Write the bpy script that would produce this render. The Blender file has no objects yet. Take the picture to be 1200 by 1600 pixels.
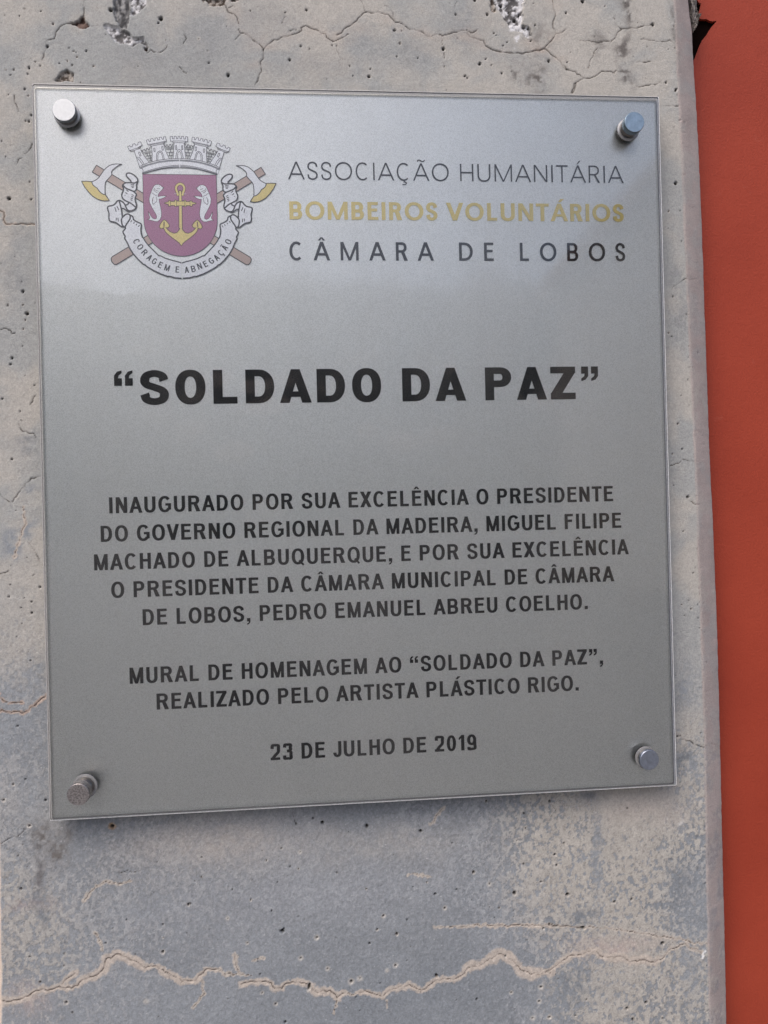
import bpy, bmesh, math, random
import numpy as np
from mathutils import Vector, Matrix
from mathutils.geometry import delaunay_2d_cdt

random.seed(7)
scn = bpy.context.scene
COL = scn.collection

# ------------------------------------------------------------------ camera
CAM = np.array([0.2126, -0.6438, 0.2298])
YAW, PITCH, ROLL = -0.0839403, 0.0018883, -0.0251
F_PX = 1202.3
cy, sy = math.cos(YAW), math.sin(YAW)
cp, sp = math.cos(PITCH), math.sin(PITCH)
cr, sr = math.cos(ROLL), math.sin(ROLL)
RM = (np.array([[cy, -sy, 0], [sy, cy, 0], [0, 0, 1]]) @ np.array([[1, 0, 0], [0, cp, -sp], [0, sp, cp]])
      @ np.array([[1, 0, 0], [0, 0, -1], [0, 1, 0]]) @ np.array([[cr, -sr, 0], [sr, cr, 0], [0, 0, 1]]))
cam = bpy.data.cameras.new("camera")
cam.sensor_fit = 'VERTICAL'
cam.sensor_height = 34.6
cam.lens = 34.6 * F_PX / 1600
cam.clip_start = 0.01
cam.clip_end = 2000
camo = bpy.data.objects.new("camera", cam)
COL.objects.link(camo)
m4 = Matrix([list(RM[i]) + [CAM[i]] for i in range(3)] + [[0, 0, 0, 1]])
camo.matrix_world = m4
scn.camera = camo

# ------------------------------------------------------------------ world, sun, exposure
SUN_EL, SUN_AZ = 53.0, -33.0          # azimuth measured from straight out of the wall (-Y), positive to the right
world = bpy.data.worlds.new("World")
scn.world = world
world.use_nodes = True
wn = world.node_tree
bg = wn.nodes["Background"]
sky = wn.nodes.new("ShaderNodeTexSky")
sky.sky_type = 'NISHITA'
sky.sun_disc = False
sky.sun_elevation = math.radians(SUN_EL)
sky.sun_rotation = math.radians(180 - SUN_AZ)
sky.air_density = 0.8
sky.dust_density = 4.0
sky.ozone_density = 0.6
wn.links.new(sky.outputs[0], bg.inputs[0])
bg.inputs[1].default_value = 0.12
sun = bpy.data.lights.new("sun", 'SUN')
sun.energy = 0.55
sun.angle = math.radians(34)
sun.color = (1.0, 0.97, 0.93)
suno = bpy.data.objects.new("sun", sun)
COL.objects.link(suno)
az, el = math.radians(SUN_AZ), math.radians(SUN_EL)
sdir = Vector((math.sin(az) * math.cos(el), -math.cos(az) * math.cos(el), math.sin(el)))
suno.rotation_euler = sdir.to_track_quat('Z', 'Y').to_euler()
suno.location = sdir * 5
scn.view_settings.view_transform = 'Standard'
scn.view_settings.look = 'None'
scn.view_settings.gamma = 1
scn.view_settings.exposure = 0.9

# ------------------------------------------------------------------ helpers
WY = -0.012          # front face of the concrete pillar
def at(px, py, Y=WY):
    """point of the plane y=Y that a pixel of the photograph shows, as (x, z)"""
    d = RM @ np.array([(px - 600) / F_PX, -(py - 800) / F_PX, -1.0])
    t = (Y - CAM[1]) / d[1]
    p = CAM + t * d
    return p[0], p[2]

def atv(P, Y=WY):
    return np.array([at(x, y, Y) for x, y in P])

def lin(r, g, b):
    f = lambda c: (c / 12.92 if c <= .04045 else ((c + .055) / 1.055) ** 2.4)
    return (f(r / 255), f(g / 255), f(b / 255))

def tag(o, label=None, cat=None, group=None, kind=None):
    if label: o['label'] = label
    if cat: o['category'] = cat
    if group: o['group'] = group
    if kind: o['kind'] = kind
    return o

def link(name, me, mats=(), parent=None):
    o = bpy.data.objects.new(name, me)
    COL.objects.link(o)
    for m in (mats if isinstance(mats, (list, tuple)) else [mats]):
        me.materials.append(m)
    if parent: o.parent = parent
    return o

def empty(name, loc=(0, 0, 0), parent=None):
    o = bpy.data.objects.new(name, None)
    o.empty_display_size = .02
    COL.objects.link(o)
    o.location = loc
    if parent: o.parent = parent
    return o

def pydata(name, V, F):
    me = bpy.data.meshes.new(name)
    me.from_pydata([tuple(v) for v in V], [], [tuple(f) for f in F])
    me.update()
    return me

def new_mat(name):
    m = bpy.data.materials.new(name)
    m.use_nodes = True
    nt = m.node_tree
    return m, nt, nt.nodes["Principled BSDF"]

def N(nt, typ, **kw):
    n = nt.nodes.new(typ)
    for k, v in kw.items():
        if k.startswith('i_'):
            n.inputs[k[2:].replace('_', ' ')].default_value = v
        else:
            setattr(n, k, v)
    return n

# ------------------------------------------------------------------ materials
def concrete_material():
    m, nt, p = new_mat("concrete")
    L = nt.links.new
    at_ = N(nt, "ShaderNodeAttribute", attribute_name="tint")
    tc = N(nt, "ShaderNodeTexCoord")
    n1 = N(nt, "ShaderNodeTexNoise", i_Scale=900.0, i_Detail=3.0, i_Roughness=.65)
    n2 = N(nt, "ShaderNodeTexNoise", i_Scale=260.0, i_Detail=4.0, i_Roughness=.6)
    L(tc.outputs["Object"], n1.inputs["Vector"]); L(tc.outputs["Object"], n2.inputs["Vector"])
    r1 = N(nt, "ShaderNodeMapRange"); r1.inputs["From Min"].default_value = .3; r1.inputs["From Max"].default_value = .7
    r1.inputs["To Min"].default_value = .86; r1.inputs["To Max"].default_value = 1.14
    L(n1.outputs[0], r1.inputs["Value"])
    mx = N(nt, "ShaderNodeVectorMath", operation='SCALE')
    L(at_.outputs["Color"], mx.inputs[0]); L(r1.outputs[0], mx.inputs["Scale"])
    L(mx.outputs[0], p.inputs["Base Color"])
    p.inputs["Roughness"].default_value = .82
    p.inputs["Specular IOR Level"].default_value = .3
    b = N(nt, "ShaderNodeBump"); b.inputs["Strength"].default_value = .5; b.inputs["Distance"].default_value = .0006
    ad = N(nt, "ShaderNodeMath", operation='ADD'); L(n1.outputs[0], ad.inputs[0]); L(n2.outputs[0], ad.inputs[1])
    L(ad.outputs[0], b.inputs["Height"]); L(b.outputs[0], p.inputs["Normal"])
    return m

def red_material():
    m, nt, p = new_mat("red_render_paint")
    L = nt.links.new
    tc = N(nt, "ShaderNodeTexCoord")
    n1 = N(nt, "ShaderNodeTexNoise", i_Scale=7.0, i_Detail=5.0, i_Roughness=.55)
    n2 = N(nt, "ShaderNodeTexNoise", i_Scale=500.0, i_Detail=3.0, i_Roughness=.6)
    n3 = N(nt, "ShaderNodeTexNoise", i_Scale=38.0, i_Detail=6.0, i_Roughness=.7)
    for n in (n1, n2, n3): L(tc.outputs["Object"], n.inputs["Vector"])
    cr_ = N(nt, "ShaderNodeValToRGB")
    cr_.color_ramp.elements[0].position = .3; cr_.color_ramp.elements[0].color = (*RED_A, 1)
    cr_.color_ramp.elements[1].position = .7; cr_.color_ramp.elements[1].color = (*RED_B, 1)
    L(n1.outputs[0], cr_.inputs[0])
    # rubbed, paler scuffs
    sc = N(nt, "ShaderNodeMapRange"); sc.inputs["From Min"].default_value = .66; sc.inputs["From Max"].default_value = .8
    sc.inputs["To Max"].default_value = .35
    L(n3.outputs[0], sc.inputs["Value"])
    mx = N(nt, "ShaderNodeMix", data_type='RGBA')
    L(sc.outputs[0], mx.inputs["Factor"]); L(cr_.outputs[0], mx.inputs["A"]); mx.inputs["B"].default_value = (.42, .13, .09, 1)
    L(mx.outputs["Result"], p.inputs["Base Color"])
    p.inputs["Roughness"].default_value = .6
    p.inputs["Specular IOR Level"].default_value = .3
    b = N(nt, "ShaderNodeBump"); b.inputs["Strength"].default_value = .45; b.inputs["Distance"].default_value = .0009
    ad = N(nt, "ShaderNodeMath", operation="ADD"); L(n2.outputs[0], ad.inputs[0])
    n4 = N(nt, "ShaderNodeTexNoise", i_Scale=120.0, i_Detail=5.0, i_Roughness=.6); L(tc.outputs["Object"], n4.inputs["Vector"]); L(n4.outputs[0], ad.inputs[1])
    L(ad.outputs[0], b.inputs["Height"]); L(b.outputs[0], p.inputs["Normal"])
    return m

RED_A = (.285, .038, .018)
RED_B = (.36, .054, .026)

def simple(name, col, rough=.5, metal=0.0, noise=None, bump=None, spec=.5):
    m, nt, p = new_mat(name)
    p.inputs["Base Color"].default_value = (*col, 1)
    p.inputs["Roughness"].default_value = rough
    p.inputs["Metallic"].default_value = metal
    p.inputs["Specular IOR Level"].default_value = spec
    L = nt.links.new
    tc = N(nt, "ShaderNodeTexCoord")
    if noise:
        n = N(nt, "ShaderNodeTexNoise", i_Scale=noise[0], i_Detail=3.0, i_Roughness=.6)
        L(tc.outputs["Object"], n.inputs["Vector"])
        r = N(nt, "ShaderNodeMapRange"); r.inputs["From Min"].default_value = .32; r.inputs["From Max"].default_value = .68
        r.inputs["To Min"].default_value = 1 - noise[1]; r.inputs["To Max"].default_value = 1 + noise[1]
        L(n.outputs[0], r.inputs["Value"])
        s = N(nt, "ShaderNodeVectorMath", operation='SCALE'); s.inputs[0].default_value = col
        L(r.outputs[0], s.inputs["Scale"]); L(s.outputs[0], p.inputs["Base Color"])
    if bump:
        n = N(nt, "ShaderNodeTexNoise", i_Scale=bump[0], i_Detail=2.0)
        L(tc.outputs["Object"], n.inputs["Vector"])
        b = N(nt, "ShaderNodeBump"); b.inputs["Strength"].default_value = bump[1]; b.inputs["Distance"].default_value = bump[2]
        L(n.outputs[0], b.inputs["Height"]); L(b.outputs[0], p.inputs["Normal"])
    return m

FILM_ROUGH = .44
M_FILM = simple("silver_film", (.91, .92, .875), FILM_ROUGH, 1.0, noise=(1300, .16), bump=(1500, .35, .0002))
M_BLACK = simple("black_print", (.010, .009, .010), .5, 0.0, noise=(1300, .3), spec=.25)
M_DGREY = simple("charcoal_print", (.028, .030, .034), .5, 0.0, noise=(1300, .3), spec=.25)
M_GOLD = simple("gold_print", (.92, .74, .27), .42, .7, noise=(1300, .14), bump=(1500, .3, .0002))
M_PURPLE = simple("purple_print", (.52, .20, .34), .42, .6, noise=(1300, .12), bump=(1500, .3, .0002))
M_TAN = simple("tan_print", (.62, .46, .38), .42, .7, noise=(1300, .12), bump=(1500, .3, .0002))
M_SILV = simple("pale_silver_print", (.90, .90, .90), .42, .9, noise=(1300, .16), bump=(1500, .3, .0002))
M_CROWNL = simple("grey_line_print", (.05, .052, .058), .5, 0.0, spec=.25)
M_LINE = simple("line_print", (.010, .010, .012), .5, 0.0, spec=.25)
M_PLINE = simple("purple_line_print", (.10, .035, .06), .4, 0.0)
M_BLINE = simple("brown_line_print", (.13, .06, .03), .4, 0.0)
M_PINK = simple("pink_print", (.62, .40, .50), .4, .3)
M_EDGE = simple("lit_acrylic_edge", (.82, .83, .82), .35, 0.0, noise=(700, .18))  # bottom and right edges: glow of light inside the sheet painted as white
M_EDGE_SHADED = simple("shaded_acrylic_edge", (.34, .335, .33), .5, 0.0, noise=(700, .2))  # same acrylic, painted darker where top and left edges show less sheen
M_GREYEDGE = simple("grey_film_margin", (.33, .325, .32), .5, 0.2, noise=(900, .15))
M_WHITESCUFF = simple("white_scuff", (.55, .55, .55), .8)

def clear_material():
    m = bpy.data.materials.new("clear_acrylic")
    m.use_nodes = True
    nt = m.node_tree
    for n in list(nt.nodes): nt.nodes.remove(n)
    o = N(nt, "ShaderNodeOutputMaterial")
    t = N(nt, "ShaderNodeBsdfTransparent"); t.inputs[0].default_value = (.96, .965, .965, 1)
    g = N(nt, "ShaderNodeBsdfGlossy"); g.inputs["Roughness"].default_value = .05
    fr = N(nt, "ShaderNodeFresnel"); fr.inputs[0].default_value = 1.49
    mx = N(nt, "ShaderNodeMixShader")
    nt.links.new(fr.outputs[0], mx.inputs[0]); nt.links.new(t.outputs[0], mx.inputs[1]); nt.links.new(g.outputs[0], mx.inputs[2])
    tc = N(nt, "ShaderNodeTexCoord")
    mp = N(nt, "ShaderNodeMapping"); mp.inputs["Scale"].default_value = (1.0, 1.0, .45); mp.inputs["Rotation"].default_value = (0, .35, 0)
    nt.links.new(tc.outputs["Object"], mp.inputs["Vector"])
    n1 = N(nt, "ShaderNodeTexNoise", i_Scale=14.0, i_Detail=6.0, i_Roughness=.62); nt.links.new(mp.outputs[0], n1.inputs["Vector"])
    rr = N(nt, "ShaderNodeMapRange"); rr.inputs["From Min"].default_value = .35; rr.inputs["From Max"].default_value = .7
    rr.inputs["To Min"].default_value = .02; rr.inputs["To Max"].default_value = .12
    nt.links.new(n1.outputs[0], rr.inputs["Value"]); nt.links.new(rr.outputs[0], g.inputs["Roughness"])
    df = N(nt, "ShaderNodeBsdfDiffuse"); df.inputs[0].default_value = (.72, .70, .67, 1)
    dm = N(nt, "ShaderNodeMapRange"); dm.inputs["From Min"].default_value = .42; dm.inputs["From Max"].default_value = .72
    dm.inputs["To Min"].default_value = .002; dm.inputs["To Max"].default_value = .035
    nt.links.new(n1.outputs[0], dm.inputs["Value"])
    m2 = N(nt, "ShaderNodeMixShader")
    nt.links.new(dm.outputs[0], m2.inputs[0]); nt.links.new(mx.outputs[0], m2.inputs[1]); nt.links.new(df.outputs[0], m2.inputs[2])
    nt.links.new(m2.outputs[0], o.inputs[0])
    return m
M_CLEAR = clear_material()
M_CONC = concrete_material()
M_RED = red_material()
M_CAVSHADE = simple("cavity_shade_black", (.006, .0025, .002), .95, noise=(60, .3), spec=.05)  # deep shade of the hollow put into the colour of a flat sheet
M_STEEL = {  # tints mix some oxidation with the sky and ground tones each cap reflects
    'bright': simple("bright_steel", (.40, .415, .43), .50, 1.0, noise=(500, .06), bump=(600, .15, .0003)),
    'blue': simple("blue_tinged_steel", (.30, .38, .44), .36, 1.0, noise=(260, .16), bump=(600, .2, .0003)),
    'dull': simple("dull_speckled_steel", (.40, .37, .36), .42, 1.0, noise=(900, .45), bump=(900, .5, .0004)),
    'slate': simple("slate_steel", (.40, .44, .52), .36, 1.0, noise=(300, .15), bump=(600, .2, .0003)),
}
M_NECK = simple("tarnished_steel", (.30, .28, .265), .3, 1.0, noise=(200, .25))
M_WASH = simple("clear_plastic_washer", (.34, .34, .34), .25, 0.5)

# ================================================================== large structure: the concrete pillar
Z0, Z1, STEP = -0.262, 0.705, 0.00078
zc = np.arange(Z0, Z1, STEP)
zlo = Z0 - np.cumsum(np.geomspace(.001, .12, 24)); zlo = zlo[zlo > -1.25][::-1]
zhi = Z1 + np.cumsum(np.geomspace(.001, .12, 24)); zhi = zhi[zhi < 1.5]
zs = np.concatenate([zlo, zc, zhi])
NZ = len(zs)

class Noise:
    def __init__(s, seed): s.r = np.random.RandomState(seed); s.t = s.r.rand(256, 256).astype(np.float32)
    def v(s, x, y):
        xi = np.floor(x).astype(int); yi = np.floor(y).astype(int)
        fx = x - xi; fy = y - yi
        fx = fx * fx * (3 - 2 * fx); fy = fy * fy * (3 - 2 * fy)
        t = s.t
        a = t[xi & 255, yi & 255]; b = t[(xi + 1) & 255, yi & 255]; c = t[xi & 255, (yi + 1) & 255]; d = t[(xi + 1) & 255, (yi + 1) & 255]
        return (a * (1 - fx) + b * fx) * (1 - fy) + (c * (1 - fx) + d * fx) * fy
    def fbm(s, x, y, scale, oct=4, rough=.5):
        o = 0; amp = 1; tot = 0; k = 1.0 / scale
        for i in range(oct):
            o = o + amp * s.v(x * k + 17.3 * i, y * k + 9.1 * i); tot += amp; amp *= rough; k *= 2.03
        return o / tot
NS = [Noise(i) for i in range(12)]
def sst(a, b, x):
    t = np.clip((x - a) / (b - a), 0, 1); return t * t * (3 - 2 * t)

# edges of the front face: traced on the real plane
inner = atv([(1052, -60), (1056, 20), (1063, 170), (1069, 300), (1075, 450), (1082, 600), (1088, 720), (1092, 860), (1098, 1000), (1103, 1180), (1107, 1420), (1111, 1600), (1112, 1680)], WY)
CH = 0.0125
outer = atv([(1074, -60), (1075, 0), (1077, 20), (1079, 33), (1081, 46), (1082, 70), (1084, 110), (1087, 150), (1091, 230), (1094, 300), (1098, 400), (1103, 540), (1109, 720), (1115, 850), (1121, 1000), (1126, 1200), (1131, 1420), (1135, 1600), (1137, 1680)], CH + WY)
leftp = atv([(-6, 900), (-3, 1100), (0, 1290), (2, 1400), (3.2, 1480), (4.5, 1600), (5, 1680)], WY)
def interp_edge(P, z):
    o = np.argsort(P[:, 1]); return np.interp(z, P[o, 1], P[o, 0])
rg = NS[0].fbm(zs * 0 + 3.1, zs, .006, 4) - .5
rg2 = NS[1].fbm(zs * 0 + 1.7, zs, .010, 4) - .5
xl = interp_edge(leftp, zs) + .0016 * rg2
xr = interp_edge(inner, zs) + .0012 * rg2
xo = interp_edge(outer, zs) + .0007 * rg
NM = int((.545 + .05) / STEP)
u = np.linspace(0, 1, NM)
Xm = xl[:, None] + (xr - xl)[:, None] * u[None]
Ym = np.zeros_like(Xm)
# right chamfer, then the return side
NC = 20
c = np.linspace(0, 1, NC + 1)[1:]
Xc = xr[:, None] + (xo - xr)[:, None] * c[None]
Yc = np.repeat(CH * (c[None] ** 1.15), NZ, 0)
Xs = np.repeat(xo[:, None], 3, 1); Ys = np.repeat(np.array([[CH + .003, CH + .02, .075]]), NZ, 0)
Xs = Xs + np.array([[.0006, .0012, .002]])
# left chamfer
cl = np.array([1.0, .7, .4, .15])
Xl = xl[:, None] - .012 * cl[None]
Yl = np.repeat(.012 * cl[None] ** 1.1, NZ, 0)
Xl2 = Xl[:, :1] - .001; Yl2 = Yl[:, :1] * 0 + .075
X = np.concatenate([Xl2, Xl, Xm, Xc, Xs], 1)
Y = np.concatenate([Yl2, Yl, Ym, Yc, Ys], 1)
Z = np.repeat(zs[:, None], X.shape[1], 1)
NX = X.shape[1]
# photo-like coordinates in mm on the wall, for noises (y down)
U = X.copy(); V = Z.copy()
c0 = 5; c1 = 5 + NM
onface = np.zeros(X.shape, bool); onface[:, c0:c1] = True
cham = np.zeros(X.shape, np.float32); cham[:, c1 - 2:] = 1.0; cham[:, c1 - 3] = .5

def P(px, py): return at(px, py, WY)

def field(points, U, V):
    """smooth field from (px, py, value, radius px) blobs"""
    num = np.zeros(U.shape, np.float32) + 1e-6; den = np.zeros(U.shape, np.float32) + 1e-6
    for px, py, val, r in points:
        x, z = P(px, py); w = np.exp(-((U - x) ** 2 + (V - z) ** 2) / (r * .00053) ** 2).astype(np.float32)
        num += w * val; den += w
    return num / den, den

# warped coordinates
wx = (NS[2].fbm(U, V, .03, 3) - .5) * .02; wz = (NS[3].fbm(U, V, .03, 3) - .5) * .02
UW, VW = U + wx, V + wz

beige = np.array(lin(174, 171, 165)); grey = np.array(lin(158, 160, 159)); blue = np.array(lin(139, 144, 149))
pinkg = np.array(lin(180, 163, 156)); dblue = np.array(lin(117, 122, 127)); paleg = np.array(lin(176, 176, 171))
dark = np.array(lin(95, 90, 86))
GAIN = 1.0

_, zt = P(600, 0); _, zb = P(600, 1600)
tv = np.clip((zt - V) / (zt - zb), -.1, 1.1)          # 0 top of frame .. 1 bottom
base = np.zeros(X.shape + (3,), np.float32)
n_big = NS[4].fbm(UW, VW, .055, 4)
n_mid = NS[5].fbm(UW, VW, .018, 4, .6)
topmix = sst(.38, .62, n_big * .7 + n_mid * .3)
topcol = grey[None, None] * (1 - topmix[..., None]) + beige[None, None] * topmix[..., None]
# bottom: blue cement skin under a pale, flaky film of lime
flake_n = NS[6].fbm(U + wx * .15, V * .72 + wz * .15, .0024, 3, .55)
fl2 = NS[7].fbm(U, V, .0015, 2, .5)
dens, den = field([(40, 1330, .5, 60), (60, 1450, .55, 60), (150, 1290, .15, 25), (120, 1345, .1, 28), (200, 1420, .5, 60), (130, 1480, .30, 50), (250, 1360, .45, 60),
                   (100, 1560, .2, 60), (230, 1500, .35, 60), (300, 1570, .05, 80), (350, 1300, .60, 80), (300, 1440, .25, 60), (420, 1380, .35, 80), (420, 1290, .5, 60),
                   (400, 1500, .25, 60), (480, 1560, .05, 80), (560, 1330, .25, 60), (560, 1420, .30, 60), (600, 1500, .05, 70), (650, 1570, .0, 80), (680, 1290, .45, 60),
                   (720, 1350, .45, 60), (800, 1300, .40, 60), (700, 1440, .15, 50), (780, 1370, .45, 50), (830, 1340, .85, 35), (870, 1300, .8, 40), (850, 1400, .75, 45), (900, 1350, .7, 50),
                   (930, 1300, .35, 22), (930, 1360, .35, 22), (990, 1270, 1.0, 50), (1000, 1350, .65, 50), (980, 1420, .65, 40), (1060, 1400, .28, 40), (1085, 1350, .4, 35), (1060, 1290, .5, 30),
                   (1090, 1240, .5, 30), (1080, 1440, .30, 30), (880, 1470, .45, 40), (980, 1490, .9, 50), (1060, 1520, .55, 40), (800, 1490, .3, 40), (870, 1560, .32, 50), (840, 1590, .25, 40),
                   (960, 1560, .75, 50), (1040, 1590, .5, 50), (770, 1570, .25, 50),
                   (30, 960, .9, 50), (60, 1060, .4, 22), (30, 1130, .25, 50), (50, 1210, .3, 30), (20, 1240, .7, 30), (60, 860, .45, 35), (25, 850, .7, 30), (15, 800, .75, 40),
                   (1085, 1020, .8, 40), (1075, 1080, .35, 22), (1085, 1130, .8, 25), (1080, 1180, .35, 22), (1070, 900, 1.1, 50), (1065, 760, 1.1, 60), (1060, 600, 1., 60)], UW, VW)
flk = sst(-.055, .055, (flake_n * .75 + fl2 * .25) - .5 + (dens - .42) * .36)
bluev = NS[8].fbm(UW, VW, .04, 4)
bcol = blue[None, None] * (1 - sst(.35, .65, bluev)[..., None]) + dblue[None, None] * sst(.35, .65, bluev)[..., None] * .35 + blue[None, None] * sst(.35, .65, bluev)[..., None] * .65
warmf, _ = field([(990, 1270, 1, 80), (900, 1340, 1, 80), (960, 1500, 1, 80), (980, 1560, 1, 60), (40, 1480, .9, 60), (350, 1290, .5, 80), (500, 1400, .1, 160), (600, 1550, .0, 160), (250, 1550, .2, 100),
                  (200, 1380, .3, 80), (1090, 1400, .3, 40), (30, 950, .8, 60), (30, 1200, .4, 60), (1080, 900, .5, 100)], UW, VW)
film = np.array(lin(150, 154, 159))[None, None] * (1 - warmf[..., None]) + np.array(lin(173, 169, 162))[None, None] * warmf[..., None]
film = film * (.90 + .2 * NS[9].fbm(U, V, .01, 3)[..., None])
dk = sst(.06, .0, np.abs((flake_n * .75 + fl2 * .25) - .5 + (dens - .5) * .36 + .035))   # darker rim round the flakes
con, _ = field([(990, 1350, 1, 90), (870, 1350, .95, 90), (900, 1560, .95, 80), (1000, 1500, .85, 80), (700, 1330, .7, 80), (550, 1350, .5, 120), (300, 1400, .6, 120), (60, 1450, .7, 80), (150, 1500, .8, 60), (140, 1380, .8, 50), (100, 1310, .4, 40), (450, 1290, .15, 90), (980, 1265, .3, 60),
                (500, 1540, .3, 150), (40, 1000, .5, 90), (1070, 1100, .8, 90), (1070, 800, .5, 100)], UW, VW)
dk2 = sst(.030, .004, np.abs(flake_n - .5 + .02)) * sst(.05, .5, con) * sst(.15, .5, film_m0 := np.clip(dens, 0, 1)) * sst(1.05, .75, dens)
film_m = np.clip(sst(.05, 1.0, dens) * (1 - con) + flk * con, 0, 1)
botcol = bcol * (1 - .16 * (dk * con)[..., None]) * (1 - film_m[..., None]) + film * film_m[..., None]
botcol = botcol * (1 - .30 * dk2[..., None])
# how far down the film look takes over; the right margin is paler
edge_t = .60 + .10 * (NS[10].fbm(U, V, .12, 3) - .5) + .10 * sst(.3, .5, U)
bm_ = sst(edge_t - .10, edge_t + .10, tv)
base = topcol * (1 - bm_[..., None]) + botcol * bm_[..., None]
# broad grime and blue-grey smudges
def smudge(px, py, rx, ry, col, amt, brk=.5, ang=0.0):
    global base
    x, z = P(px, py)
    ca, sa = math.cos(ang), math.sin(ang)
    dx = (UW - x); dz = (VW - z)
    a = (dx * ca + dz * sa) / (rx * .00053); b = (-dx * sa + dz * ca) / (ry * .00053)
    w = np.exp(-(a * a + b * b)) * amt
    w = w * (1 - brk + brk * 2 * sst(.35, .65, NS[11].fbm(U, V, .004, 3)))
    w = np.clip(w, 0, 1)[..., None]
    base = base * (1 - w) + np.array(col)[None, None] * w
gsm = np.array(lin(140, 142, 143)); gdk = np.array(lin(104, 100, 97))
for a in [(320, 70, 45, 60, gsm, .5, .2), (650, 90, 40, 30, gsm, .5, .2), (420, 30, 40, 25, gsm, .45, .2), (500, 110, 70, 22, gsm, .45, .2), (730, 40, 40, 45, gsm, .55, .2),
          (560, 60, 35, 25, gsm, .4, .2), (220, 90, 40, 40, gsm, .5, .2), (820, 100, 40, 25, gsm, .3, .2), (836, 125, 14, 16, gdk, .8, .7), (803, 120, 10, 14, gdk, .5, .8), (845, 60, 20, 30, gdk, .35, .7),
          (978, 18, 9, 16, gdk, .75, .9), (972, 75, 11, 24, gdk, .75, .8), (985, 115, 9, 22, gdk, .6, .8), (932, 70, 14, 20, gdk, .35, .8), (1052, 40, 4, 60, gdk, .4, .8),
          (20, 440, 20, 30, gsm, .5, .5), (30, 370, 22, 20, gsm, .4, .5), (38, 700, 20, 18, gsm, .6, .8), (22, 850, 14, 20, blue, .8, .6), (48, 830, 12, 16, blue, .7, .6), (48, 765, 12, 8, blue, .6, .5),
          (55, 1050, 14, 35, blue, .75, .6), (30, 1140, 26, 30, blue, .7, .3), (45, 1250, 18, 34, blue, .7, .4), (100, 1100, 30, 60, blue, .3, .4),
          (1068, 500, 12, 40, gsm, .5, .7), (1066, 430, 12, 20, gsm, .5, .7), (1075, 1070, 12, 22, blue, .7, .8), (1072, 1175, 14, 16, dblue, .7, .8), (1095, 1200, 10, 18, blue, .6, .6),
          (78, 1318, 18, 36, np.array(lin(106, 103, 101)), .95, .5, .45), (100, 1297, 12, 14, np.array(lin(118, 115, 113)), .6, .3, .8), (62, 1372, 7, 35, np.array(lin(112, 111, 112)), .85, .4), (58, 1425, 9, 24, dblue, .8, .4), (45, 1418, 30, 9, np.array(lin(150, 128, 124)), .3, .6),
          (1058, 1375, 22, 32, dblue, .55, .5), (935, 1335, 8, 70, blue, .65, .5), (928, 1245, 20, 10, dblue, .7, .4), (915, 1425, 22, 16, dblue, .6, .6),
          (370, 1415, 22, 14, dblue, .5, .4), (700, 1290, 26, 30, dblue, .35, .4), (640, 1350, 40, 12, dblue, .35, .4), (220, 1420, 50, 16, blue, .6, .3),
          (340, 1315, 130, 34, np.array(lin(168, 163, 158)), .6, .25), (600, 1320, 120, 30, np.array(lin(163, 161, 158)), .5, .3), (450, 1400, 200, 40, np.array(lin(152, 155, 160)), .4, .3),  # beige patches under the plaque: real stain, also lightened against its shadow
          (620, 1560, 240, 60, np.array(lin(124, 130, 136)), .65, .2), (300, 1575, 100, 30, blue, .5, .2), (900, 1545, 30, 30, dblue, .4, .7), (1080, 1500, 16, 60, blue, .5, .3),
          (960, 1480, 60, 18, pinkg, .45, .3), (1000, 1262, 70, 26, np.array(lin(178, 170, 163)), .6, .2), (40, 1565, 30, 20, pinkg, .4, .4)]:
    smudge(*a)

H = np.zeros(X.shape, np.float32)      # + = out of the wall, metres
H += .0010 * (NS[1].fbm(U, V, .05, 3) - .5)
H += .00030 * (NS[2].fbm(U, V, .006, 3) - .5)
H += .00016 * bm_ * (flk - .5)
xidx0 = c0

def window(x0, x1, z0, z1):
    i0 = np.searchsorted(zs, z0); i1 = np.searchsorted(zs, z1)
    r = xl[min(i0, NZ - 1)]; w = xr[min(i0, NZ - 1)] - r
    j0 = int((x0 - r - .004) / w * NM) + c0; j1 = int((x1 - r + .004) / w * NM) + c0
    j0 = max(j0, 0); j1 = min(max(j1, 0), NX)
    if x1 > .53: j1 = NX
    return slice(max(i0, 0), i1), slice(j0, j1)

rs = np.random.RandomState(5)
def dist_poly(pts, xs, zz):
    best = np.full(xs.shape, 1e9, np.float32)
    for (a, b) in zip(pts[:-1], pts[1:]):
        d = b - a; L2 = (d ** 2).sum() + 1e-12
        t = np.clip(((xs - a[0]) * d[0] + (zz - a[1]) * d[1]) / L2, 0, 1)
        best = np.minimum(best, np.hypot(xs - a[0] - t * d[0], zz - a[1] - t * d[1]))
    return best

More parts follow.
